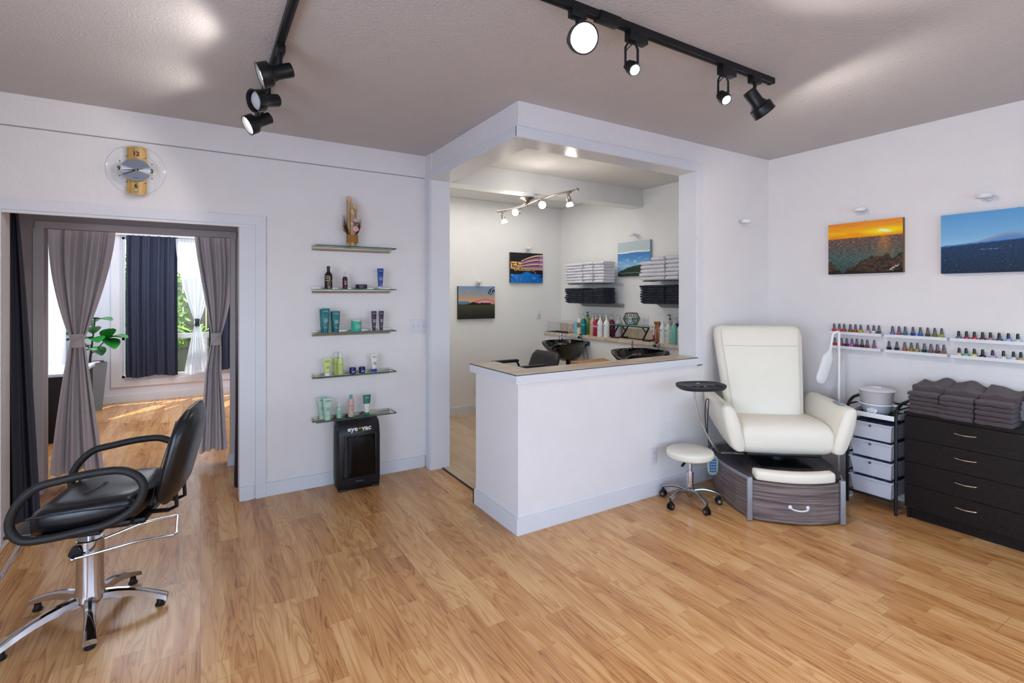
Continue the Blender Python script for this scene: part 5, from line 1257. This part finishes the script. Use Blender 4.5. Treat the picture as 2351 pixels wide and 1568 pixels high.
for z_, ws, ts in zs:
    u = (z_-.46)/.79; hw = .262+.062*min(1, u*1.15)+.004; yc = .055+.205*u
    ring = []
    for i in range(n):
        a = 2*PI*i/n; x = hw*ws*math.copysign(abs(math.cos(a))**(2/6), math.cos(a)); y = .078*ts*math.copysign(abs(math.sin(a))**(2/3.5), math.sin(a))
        ring.append(Vector((.0+x, yc+y+(.020*(abs(x)/hw)**3 if y < 0 else 0), z_)))
    rr.append(ring)
loft(b, rr); bk2 = obj('backrest', b, cream, platf, smooth=80)
b = BM()
for s in (-1, 1): tube(b, [(s*(.262+.062*min(1, u*1.15)-.036), .055+.205*u-.0785+.016, .46+.79*u) for u in [.06+i*.09 for i in range(11)]], .0022, 6)
tube(b, [(-.275, .055+.205*.81-.068, 1.10), (-.15, .055+.205*.81-.079, 1.10), (.15, .055+.205*.81-.079, 1.10), (.275, .055+.205*.81-.068, 1.10)], .0022, 6, smooth=4)
obj('piping', b, pip, bk2)
for s in (-1, 1):
    b = BM(); rr = []
    for k, (y, sc) in enumerate(((-.300, .60), (-.288, .84), (-.26, .96), (-.2, 1.), (-.05, 1.), (.1, 1.), (.22, .96), (.255, .85), (.268, .6))):
        top = .722+.012*max(0, (y+.3)/.55); bot = .400+.09*max(0, (y+.1)/.35)
        zc = (top+bot)/2; hh = (top-bot)/2*(.86+.14*sc); ring = []
        for i in range(n):
            a = 2*PI*i/n; x = .058*sc*math.copysign(abs(math.cos(a))**(2/3.2), math.cos(a)); z_ = hh*math.copysign(abs(math.sin(a))**(2/3.4), math.sin(a))
            tilt = .085*(z_/.16)*.5 
            ring.append(Vector((.025+s*(.362+tilt)+x, y, zc+z_)))
        rr.append(ring)
    loft(b, rr); ar = obj('armrest', b, cream, platf, smooth=80)
    b = BM(); tube(b, [(.025+s*(.362+.0)+.053*math.copysign(abs(math.cos(a))**.6, math.cos(a))+s*.04*math.sin(a), -.284, .563+.15*math.sin(a)) for a in [2*PI*i/24 for i in range(24)]], .0024, 6, closed=True); obj('piping', b, pip, ar)
b = BM(); box(b, .395, .425, -.21, -.10, .728, .737, bev=.003); obj('control_panel', b, mat('panel_grey', (150, 160, 172), .3, .3), platf)
# tray on swing arm
t = thing('swing_tray', 'black tray with cup holes on a curved chrome arm beside the white armchair', 'tray', (2.995, 2.33, .855), R(-25))
b = BM(); n = 40; rr = []
def tro(sc, z_):
    out = []
    for i in range(n):
        a = 2*PI*i/n; out.append(Vector((.168*sc*math.copysign(abs(math.cos(a))**(2/2.7), math.cos(a)), .125*sc*math.copysign(abs(math.sin(a))**(2/2.7), math.sin(a)), z_)))
    return out
loft(b, [tro(.90, -.022), tro(.97, -.012), tro(1, 0), tro(1, .008), tro(.98, .012), tro(.95, .008), tro(.3, .007)]); obj('tray_top', b, mat('tray_black', (40, 40, 44), .5, bump=.2, bscale=300), t, smooth=60)
b = BM()
for x, r_ in ((-.085, .018), (-.035, .016), (.03, .026), (.105, .032)): lathe(b, [(0, .0085), (r_*.9, .0085), (r_, .0105)], 20, Matrix.Translation((x, -.078+.02*(x > .09), 0)))
obj('cup_holes', b, mat('hole_black', (8, 8, 9), .6), t)
b = BM(); lathe(b, [(0, .0075), (.012, .0075), (.01, .0105), (0, .011)], 14, Matrix.Translation((.0, .04, 0))); obj('stud', b, chrome, t)
Ri = Matrix.Rotation(-R(-25), 4, 'Z')
def tl(p): return Ri @ (Vector(p)-Vector((2.995, 2.33, .855)))
b = BM(); tube(b, [tl((2.955, 2.355, .84)), tl((2.96, 2.352, .76)), tl((2.995, 2.342, .62)), tl((3.06, 2.33, .50)), tl((3.14, 2.325, .40)), tl((3.20, 2.325, .352))], .0145, 10, smooth=5, flat=(1.1, .45)); obj('curved_arm', b, chrome, t)
b = BM(); tube(b, [tl((3.20, 2.33, .351)), tl((3.35, 2.21, .3495)), tl((3.50, 2.09, .348))], .018, 8, flat=(1.1, .3)); obj('flat_bar', b, chrome, t)
t = thing('power_cable', 'thin black cable looped over the left armrest of the white armchair', 'cable', (3.28, 2.48, .70))
b = BM(); tube(b, [(.0, .0, .0), (-.03, .0, .0), (-.045, .0, -.10), (-.03, .0, -.22), (0, 0, -.3), (.03, 0, -.37)], .0035, 6, smooth=5); tube(b, [(0, 0, 0), (-.01, 0, -.12), (-.015, 0, -.25), (-.012, -.02, -.40)], .0035, 6, smooth=5); obj('cord', b, black, t)
t = thing('foot_brush', 'foot shaped scrubbing pad with a green rim hanging beside the platform', 'foot pad', (3.165, 2.36, .26), R(-32))
b = BM(); loft(b, [sring(0, y, 0, .034, .068, 2.6, 24, 'y') for y in (-.004, .004)]); obj('pad', b, mat('pad_blue', (120, 150, 186), .6), t)
b = BM(); tube(b, [p for p in sring(0, 0, 0, .035, .069, 2.6, 24, 'y')], .005, 6, closed=True); obj('rim', b, mat('pad_green', (176, 196, 130), .5), t)
b = BM()
for x in (-.016, 0, .016):
    for z_ in (-.045, -.025, -.005, .015, .035): box(b, x-.005, x+.005, -.0065, -.004, z_-.005, z_+.005)
obj('studs', b, mat('pad_dark', (40, 50, 80), .5), t, flat=True)

# ================================================================ STOOL
t = thing('rolling_stool', 'round white rolling stool on a chrome star base beside the white armchair', 'stool', (2.985, 2.415, 0))
b = BM(); lathe(b, [(0, .330), (.14, .330), (.157, .340), (.164, .358), (.160, .378), (.145, .388), (.09, .391), (0, .392)], 48); obj('seat', b, cream, t, smooth=80)
b = BM(); tube(b, [(.1625*math.cos(a), .1625*math.sin(a), .366) for a in [2*PI*i/40 for i in range(40)]], .0016, 5, closed=True); obj('piping', b, pip, t)
b = BM(); cyl(b, (0, 0, .21), (0, 0, .33), .0145, 16); lathe(b, [(0, .085), (.022, .085), (.025, .10), (.024, .215), (.026, .216), (.026, .228), (0, .228)], 24); obj('gas_lift', b, chrome, t)
b = BM(); lathe(b, [(0, .322), (.075, .322), (.08, .330), (0, .332)], 24); obj('seat_plate', b, black, t)
b = BM(); tube(b, [(-.06, -.02, .325), (-.12, -.045, .318), (-.15, -.055, .308)], .008, 8, flat=(1.3, .6)); obj('height_lever', b, black, t)
b = BM(); lathe(b, [(0, .05), (.016, .05), (.03, .075), (.032, .115), (.02, .125), (0, .125)], 24); obj('hub', b, alu, t)
for k in range(5):
    a = R(36+72*k); d = Vector((math.cos(a), math.sin(a), 0)); s = Vector((-d.y, d.x, 0)); b = BM(); rr = []
    for j in range(7):
        u = j/6; r_ = .02+.185*u; z_ = .095+.012*math.sin(PI*u)-.022*u*u; w_ = .016-.004*math.sin(PI*u); hh = .014-.004*u
        rr.append([d*r_+s*w_*math.cos(q)+Vector((0, 0, z_+hh*math.sin(q))) for q in [2*PI*i/10 for i in range(10)]])
    loft(b, rr); lgx = obj('leg', b, alu, t)
    p = d*.200; b = BM(); cyl(b, p+Vector((0, 0, .045)), p+Vector((0, 0, .082)), .008, 10); fk = d*.012; box(b, p.x-.014, p.x+.014, p.y-.014, p.y+.014, .038, .055, bev=.006)
    for q in (-1, 1): cyl(b, p+s*q*.012+Vector((0, 0, .0235))-s*.005, p+s*q*.012+Vector((0, 0, .0235))+s*.005, .0232, 18)
    cs = obj('caster', b, black, lgx)
    b = BM()
    for q in (-1, 1): cyl(b, p+s*q*.0175+Vector((0, 0, .0235))-s*.001, p+s*q*.0175+Vector((0, 0, .0235))+s*.001, .011, 14)
    obj('wheel_cap', b, alu, cs)

# ================================================================ NAIL LAMP
t = thing('nail_lamp', 'white paddle lamp hanging from a slim white floor pole beside the armchair', 'lamp', (4.125, 1.965, 0))
b = BM(); lathe(b, [(0, 0), (.09, 0), (.09, .012), (.012, .02), (0, .02)], 26); obj('base', b, whitep, t)
b = BM(); cyl(b, (0, 0, .015), (0, 0, 1.18), .0095, 12); tube(b, [(0, 0, 1.17), (.0, 0, 1.205), (-.012, .012, 1.212), (-.03, .03, 1.19), (-.04, .036, 1.12), (-.05, .042, 1.07)], .009, 10, smooth=5); obj('pole', b, whitep, t)
hd = Vector((-.235, .145, -.9)).normalized()
xr = Vector((.8514, -.5245, 0)); xr = (xr-hd*xr.dot(hd)).normalized(); yr = hd.cross(xr)
TM = Matrix(((xr.x, yr.x, hd.x, -.048), (xr.y, yr.y, hd.y, .040), (xr.z, yr.z, hd.z, 1.075), (0, 0, 0, 1))); b = BM()
loft(b, [sring(0, 0, z_, a_, c_, 2.4, 24) for z_, a_, c_ in ((-.04, .008, .007), (.0, .012, .010), (.02, .020, .012), (.05, .040, .014), (.07, .043, .015), (.225, .043, .015), (.255, .034, .013), (.268, .016, .008))], M=TM); pd = obj('lamp_paddle', b, mat('paddle', (224, 222, 220), .35), t, smooth=70)
b = BM()
for z_, r_ in ((.10, .006), (.125, .0035), (.145, .0035)): lathe(b, [(0, 0), (r_, 0), (r_, .001), (0, .001)], 12, TM @ Matrix.Translation((0, -.0155, z_)) @ Matrix.Rotation(PI/2, 4, 'X'))
obj('buttons', b, mat('btn_grey', (150, 148, 150), .5), pd, flat=True)
# ================================================================ CART
t = thing('drawer_cart', 'black framed cart with four white drawers and a tray top beside the dark chest', 'cart', (4.005, 1.70, 0), -PI/2)
# local x: -.15 (left) .. .15 ; y 0 front .. .31 back
b = BM()
for s in (-1, 1):
    tube(b, [(s*.150, 0, 0), (s*.150, 0, .66), (s*.150, .012, .70), (s*.150, .04, .728), (s*.150, .09, .745), (s*.150, .22, .755), (s*.150, .27, .74), (s*.150, .298, .70), (s*.150, .30, 0)], .0105, 10)
obj('side_frame', b, blackmt, t)
b = BM(); cyl(b, (-.15, 0, .085), (.15, 0, .085), .006, 8); cyl(b, (-.15, .3, .085), (.15, .3, .085), .006, 8)
for z_ in (.155, .285, .42, .545, .63):
    for s in (-1, 1): cyl(b, (s*.143, 0, z_+.075), (s*.143, .3, z_+.075), .006, 8)
for z_ in (.155, .285, .42, .63): cyl(b, (-.15, .3, z_+.075), (.15, .3, z_+.075), .005, 8)
obj('cross_rails', b, blackmt, t)
b = BM(); box(b, -.140, .140, -.012, -.006, .635, .668, bev=.002); box(b, -.140, .140, .29, .296, .635, .668, bev=.002); box(b, -.143, -.137, -.01, .295, .635, .668, bev=.002); box(b, .137, .143, -.01, .295, .635, .668, bev=.002); box(b, -.138, .138, -.008, .292, .634, .640); ty = obj('top_tray', b, whitep, t)
b = BM(); box(b, -.134, .134, -.004, .288, .640, .644); obj('tray_liner', b, mat('liner', (62, 54, 54), .8), ty, flat=True)
drm = mat('drawer_white', (206, 206, 216), .45)
for k, z_ in enumerate((.48, .352, .222, .092)):
    sh = (0, 0, .0, 0)[k]
    b = BM(); rr = []
    def dr_(w_, y0, y1, z): return [Vector((-w_, y0, z)), Vector((w_, y0, z)), Vector((w_, y1, z)), Vector((-w_, y1, z))]
    loft(b, [dr_(.115, .012, .262, z_), dr_(.128, -.008, .275, z_+.112), dr_(.136, -.018, .283, z_+.112), dr_(.136, -.018, .283, z_+.118), dr_(.124, -.006, .272, z_+.118), dr_(.112, .014, .26, z_+.006)])
    d = obj('drawer', b, drm, t, flat=True)
    if k < 3:
        b = BM(); lathe(b, [(0, 0), (.007, 0), (.005, .006), (.009, .012), (.007, .017), (0, .018)], 16, Matrix.Translation((.0, -.004, z_+.096)) @ Matrix.Rotation(PI/2, 4, 'X')); obj('knob', b, mat('knob_br', (176, 168, 156), .25, 1.), d)
    else:
        b = BM(); cyl(b, (0, -.0065, z_+.096), (0, -.003, z_+.096), .002, 8); obj('knob_hole', b, black, d)
    b = BM(); rd = random.Random(k)
    for i in range(9): box(b, -.12+i*.0265, -.12+i*.0265+.024, .01, .25, z_+.02, z_+.112+.008*rd.random(), bev=.005)
    obj('drawer_contents', b, mat('dr_cont', (72, 84, 112), .9, var=.4, vscale=40), d)
# towel steamer
def steamer(label, loc, rz=0., s=1.):
    t = thing('towel_steamer', label, 'steamer', loc, rz)
    b = BM(); lathe(b, [(0, 0), (.068, 0), (.078, .01), (.092, .05), (.097, .072), (0, .072)], 36); obj('steamer_base', b, mat('steam_base', (186, 190, 200), .35), t)
    b = BM(); lathe(b, [(.095, .068), (.107, .070), (.109, .075), (.107, .079), (.098, .080), (.095, .076)], 36); box(b, -.13, -.095, -.022, .022, .069, .077, bev=.004); box(b, .095, .13, -.022, .022, .069, .077, bev=.004); obj('drip_tray', b, whitep, t)
    b = BM(); lathe(b, [(0, .078), (.090, .078), (.094, .084), (.105, .160), (.107, .166), (.103, .166), (.098, .155), (.088, .085), (0, .083)], 36); obj('steam_bowl', b, mat('steam_bowl', (196, 192, 194), .3), t)
    b = BM(); lathe(b, [(0, .166), (.112, .165), (.118, .170), (.113, .175), (.09, .181), (0, .187)], 36); box(b, -.128, -.10, -.012, .012, .167, .171, bev=.002); lidd = obj('lid', b, mat('steam_lid', (222, 218, 222), .35), t)
    b = BM(); box(b, -.035, .035, -.010, .010, .184, .194, bev=.005); obj('lid_handle', b, mat('steam_lid', (222, 218, 222), .35), lidd)
    T = Matrix.Translation((0, -.086, .034)) @ Matrix.Rotation(R(72), 4, 'X'); b = BM(); lathe(b, [(0, 0), (.029, 0), (.031, .003), (.029, .004), (0, .005)], 28, T); obj('dial_plate', b, whitep, t)
    b = BM(); lathe(b, [(0, .004), (.020, .004), (.018, .011), (0, .012)], 24, T); box(b, -.003, .003, -.018, .018, .011, .015, bev=.001, M=T); obj('timer_dial', b, mat('steam_lid', (222, 218, 222), .35), t)
    b = BM(); T2 = Matrix.Translation((0, -.081, .010)) ; sphere(b, (0, -.0805, .009), .003); obj('indicator', b, mat('ind_red', (140, 30, 30), .4), t)
    return t
steamer('grey and white towel steamer with a lid, standing on the cart tray', (4.125, 1.715, .644), -PI/2+R(5))
steamer('grey lidded steamer at the right edge beside the brown towels', (4.16, .825, .716), -PI/2)

# ================================================================ CHEST OF DRAWERS
t = thing('chest_of_drawers', 'dark espresso wood chest of four drawers with arched silver handles', 'chest of drawers', (4.03, .905, 0), -PI/2)
# local x from -.605 to .605 , y 0 .. .30
b = BM(); box(b, -.600, .600, .012, .300, .07, .692); box(b, -.600, -.582, .02, .30, 0, .07); box(b, .582, .60, .02, .30, 0, .07); box(b, -.59, .59, .035, .05, 0, .07); obj('carcass', b, darkwood, t, flat=True)
b = BM(); box(b, -.606, .606, -.008, .302, .692, .714, bev=.001); obj('top_panel', b, darkwood, t, flat=True)
for k in range(4):
    z0 = .078+k*.1525; b = BM(); box(b, -.604, .604, -.004, .012, z0, z0+.1495, bev=.0015); d = obj('drawer_front', b, darkwood, t, flat=True)
    for hx in (-.285, .285):
        b = BM(); hz = z0+.092; tube(b, [(hx-.055, -.004, hz), (hx-.05, -.018, hz), (hx-.03, -.027, hz-.001), (hx, -.031, hz-.002), (hx+.03, -.027, hz-.001), (hx+.05, -.018, hz), (hx+.055, -.004, hz)], .0048, 8, smooth=3, flat=(1, 1)); obj('handle', b, mat('pull_silver', (196, 186, 170), .22, 1.), d)
# brown towels
bh = .0285
towels('b', (4.165, 1.2225, .7145), -PI/2, 3, [5, 5, 5], .172, .19, bh, bt, 'brown', 'on the dark chest', 'brown towels on the chest', ['left', 'middle', 'right'], jit=.004, lay=1)
for c, nm in enumerate(('left', 'middle', 'right')):
    rd = random.Random(40+c); b = BM(); nx = 14; ny = 10; top = []; bot = []
    for j in range(ny+1):
        for i in range(nx+1):
            u = i/nx-.5; v = j/ny-.5; z_ = .034+.022*max(0, v+.15)*2*(1+.5*math.sin(u*5+c*2))+.006*math.sin(u*9+c)-.10*max(0, abs(u)-.46)-.14*max(0, -v-.44)
            top.append(b.verts.new((u*.17, v*.20, max(.004, z_)))); bot.append(b.verts.new((u*.168, v*.198, .001+max(0, z_-.045)*.6)))
    W = nx+1
    for j in range(ny):
        for i in range(nx):
            a = j*W+i; b.faces.new((top[a], top[a+1], top[a+W+1], top[a+W])); b.faces.new((bot[a+W], bot[a+W+1], bot[a+1], bot[a]))
    ed = [i for i in range(W)]+[j*W+nx for j in range(1, ny+1)]+[ny*W+i for i in range(nx-1, -1, -1)]+[j*W for j in range(ny-1, 0, -1)]
    for q, w_ in zip(ed, ed[1:]+ed[:1]): b.faces.new((top[w_], top[q], bot[q], bot[w_]))
    o = obj('folded_towel', b, bt, smooth=80, loc=(4.163, 1.2225-(c-1)*.172, .7145+5*bh), rz=-PI/2); tag(o, 'brown rumpled towel lying on top of the %s stack on the dark chest' % nm, 'towel', 'brown towels on the chest')

# ================================================================ NAIL POLISH LEDGES
capm = mat('polish_cap', (92, 84, 96), .3, .35); capb = mat('polish_cap_black', (16, 16, 18), .3)
def ledge(label, y0, y1, z):
    yc = (y0+y1)/2; L_ = abs(y0-y1); t = thing('polish_ledge', label, 'shelf', (4.34, yc, z), -PI/2, 'white nail polish ledges')
    b = BM(); box(b, -L_/2, L_/2, -.045, 0, -.003, 0); box(b, -L_/2, L_/2, -.048, -.045, -.018, .004, bev=.0008); box(b, -L_/2, L_/2, -.004, 0, -.02, .03); obj('ledge_body', b, mat('ledge_white', (228, 228, 232), .35), t, flat=True)
protoA = protoB = None
def polish(y, z, col, label, group, short, i):
    global protoA, protoB
    t = thing('nail_polish', label, 'nail polish', (4.312, y, z), -PI/2, group)
    m = mat('pol_%d_%d_%d' % col, col, .15, coat=.5)
    if short not in _PM:
        b = BM()
        if short: lathe(b, [(0, 0), (.0125, 0), (.0165, .003), (.0165, .010), (.010, .017), (.006, .020), (0, .020)], 18)
        else: loft(b, [sring(0, 0, z_, a_, a_, 3.5, 18) for z_, a_ in ((0, .010), (.002, .0115), (.018, .0145), (.021, .0145), (.024, .009))])
        o = obj('bottle_glass', b, m, t); b = BM()
        if short: lathe(b, [(0, .019), (.0085, .019), (.0075, .04), (.0062, .052), (0, .053)], 16)
        else: lathe(b, [(0, .023), (.0095, .023), (.0085, .035), (.0062, .062), (.005, .065), (0, .066)], 16)
        c = obj('cap', b, capb if short else capm, t); _PM[short] = (o.data, c.data)
        _PM[('m', short)] = m
    else:
        me, mc = _PM[short]
        o = bpy.data.objects.new('bottle_glass', me); COL.objects.link(o); o.parent = t; o.material_slots[0].link = 'OBJECT'; o.material_slots[0].material = m
        c = bpy.data.objects.new('cap', mc); COL.objects.link(c); c.parent = t
_PM = {}
rows = [
 ('upper left', 2.125, 1.755, 1.200, 0, [(1915, 'coral red', (206, 60, 72)), (1927, 'salmon', (204, 110, 92)), (1938, 'brick red', (190, 62, 50)), (1952, 'taupe brown', (128, 92, 80)), (1964, 'burnt orange', (196, 74, 28)), (1976, 'chartreuse', (186, 180, 50)), (1993, 'pale pink', (228, 164, 176)), (2006, 'milky white', (214, 214, 214)), (2018, 'dark bronze', (86, 70, 56))]),
 ('lower left', 2.125, 1.760, 1.088, 0, [(1917, 'scarlet', (190, 20, 30)), (1932, 'bright red behind the lamp', (208, 24, 28)), (1944, 'deep purple', (70, 26, 66)), (1956, 'hot magenta', (206, 70, 170)), (1967, 'plum', (100, 30, 70)), (1979, 'near black', (26, 16, 28)), (1991, 'rust brown', (134, 56, 40)), (2007, 'mauve pink', (164, 76, 116))]),
 ('upper middle', 1.735, 1.368, 1.200, 0, [(2049, 'lavender', (122, 106, 176)), (2064, 'copper rose', (150, 92, 88)), (2078, 'teal blue', (40, 108, 136)), (2096, 'royal blue', (20, 66, 140)), (2113, 'azure blue', (40, 96, 180)), (2130, 'dark olive', (74, 76, 30)), (2146, 'olive green', (108, 116, 40)), (2162, 'yellow green', (164, 164, 30))]),
 ('lower middle', 1.735, 1.366, 1.088, 0, [(2041, 'jet black', (16, 14, 20)), (2059, 'blackish', (28, 26, 30)), (2077, 'amber', (170, 92, 24)), (2092, 'gold', (166, 124, 36)), (2106, 'pale gold', (168, 152, 80)), (2122, 'dark teal', (26, 48, 54)), (2137, 'dusty brown', (122, 84, 76)), (2152, 'chestnut', (104, 62, 48)), (2167, 'bronze', (150, 100, 74))]),
 ('upper right', 1.350, .90, 1.200, 1, [(2201, 'slate grey', (86, 98, 108)), (2219, 'crimson', (176, 20, 34)), (2237, 'vivid red', (206, 24, 34)), (2256, 'burgundy', (86, 28, 40)), (2274, 'dusty rose', (174, 120, 120)), (2294, 'denim blue', (52, 74, 110)), (2315, 'baby blue', (142, 172, 222)), (2337, 'silver', (196, 196, 200))]),
 ('lower right', 1.350, .90, 1.088, 1, [(2202, 'peach nude', (224, 196, 174)), (2218, 'mint green', (98, 180, 136)), (2237, 'lemon', (214, 214, 106)), (2256, 'black', (22, 22, 28)), (2279, 'lilac pink', (210, 150, 204)), (2304, 'ivory', (212, 212, 204)), (2327, 'pearl white', (206, 206, 210)), (2344, 'metallic gold', (180, 148, 80))]),
]
YTAB = {}
for nm, y0, y1, z, sh, bl in rows:
    ledge('white picture ledge of nail polish, %s of the six on the right wall' % nm, y0, y1, z)
    for i, (u, cn, col) in enumerate(bl):
        r_ = (u-1175.5)/1161.; y = 4.312*(.8514-.5245*r_)/(.5245+.8514*r_)
        polish(y, z, col, '%s %s-capped nail polish, %s from left on the %s ledge' % (cn, 'black' if sh else 'grey', ORD[i], nm), 'nail polish bottles', sh, i)

# ================================================================ LIGHTS
def area(name, loc, rot, sx, sy, power, col=(1, 1, 1)):
    l = bpy.data.lights.new(name, 'AREA'); l.shape = 'RECTANGLE'; l.size = sx; l.size_y = sy; l.energy = power; l.color = col
    o = bpy.data.objects.new(name, l); COL.objects.link(o); o.location = loc; o.rotation_euler = rot; return o
for i, (p, d, pw) in enumerate(SPOTS):
    l = bpy.data.lights.new('track_lamp_light', 'SPOT'); l.energy = pw; l.spot_size = R(180 if i == 1 else 150); l.spot_blend = .3; l.shadow_soft_size = .045; l.color = (1., .94, .88)
    o = bpy.data.objects.new('track_lamp_light', l); COL.objects.link(o); o.location = p; o.rotation_euler = d.to_track_quat('-Z', 'Y').to_euler()
for p, d in WL:
    l = bpy.data.lights.new('bar_lamp_light', 'POINT'); l.energy = 2.7; l.shadow_soft_size = .04; l.color = (1., .94, .86)
    o = bpy.data.objects.new('bar_lamp_light', l); COL.objects.link(o); o.location = p+d*.03; o.rotation_euler = d.to_track_quat('-Z', 'Y').to_euler()
area('window_daylight', (1.35, -2.62, 1.3), (R(90), 0, 0), 5.0, 1.9, 88, (.60, .72, 1.))
area('window_daylight', (-2.03, 0, 1.25), (0, R(-90), 0), 1.8, 3.1, 112, (.60, .72, 1.))
area('far_room_fill', (-.2, 7.2, 2.66), (0, 0, 0), 2.2, 2.2, 62, (.86, .90, 1.))  # unseen fill added to brighten the far room, no fixture behind it
area('window_daylight', (-1.8, 7.45, 1.4), (0, R(-90), 0), 1.7, 1.6, 26, (.82, .88, 1.))
area('wash_fill', (3.0, 4.9, 2.66), (0, 0, 0), 1.6, 1.0, 12, (1., .97, .93))
sun = bpy.data.lights.new('sun', 'SUN'); sun.energy = 7.; sun.angle = R(1.); sun.color = (1., .95, .86)
o = bpy.data.objects.new('sun', sun); COL.objects.link(o); o.rotation_euler = Vector((-.35, -.55, -1.0)).to_track_quat('-Z', 'Y').to_euler()
w = bpy.data.worlds.new('World'); SC.world = w; w.use_nodes = True
bg = w.node_tree.nodes['Background']; sk = w.node_tree.nodes.new('ShaderNodeTexSky')
try:
    sk.sky_type = 'NISHITA'; sk.sun_disc = False; sk.sun_elevation = R(50); sk.sun_rotation = R(40)
except Exception: pass
w.node_tree.links.new(sk.outputs[0], bg.inputs[0]); bg.inputs['Strength'].default_value = .4

# ================================================================ CAMERA
cam = bpy.data.cameras.new('Camera'); co = bpy.data.objects.new('Camera', cam); COL.objects.link(co)
co.location = (0, 0, 1.493); co.rotation_euler = (R(90), 0, R(-31.64))
cam.sensor_width = 36.; cam.lens = 1161./2351*36; cam.shift_y = -107./2351; cam.clip_start = .05; cam.clip_end = 100
SC.camera = co
SC.view_settings.view_transform = 'Standard'; SC.view_settings.look = 'None'; SC.view_settings.exposure = .05; SC.view_settings.gamma = 1.
SC.cycles.max_bounces = 6; SC.cycles.diffuse_bounces = 3; SC.cycles.glossy_bounces = 3; SC.cycles.transparent_max_bounces = 10
SC.cycles.use_adaptive_sampling = True; SC.cycles.adaptive_threshold = .07; SC.cycles.adaptive_min_samples = 12
SC.cycles.sample_clamp_indirect = 4.; SC.cycles.use_denoising = True
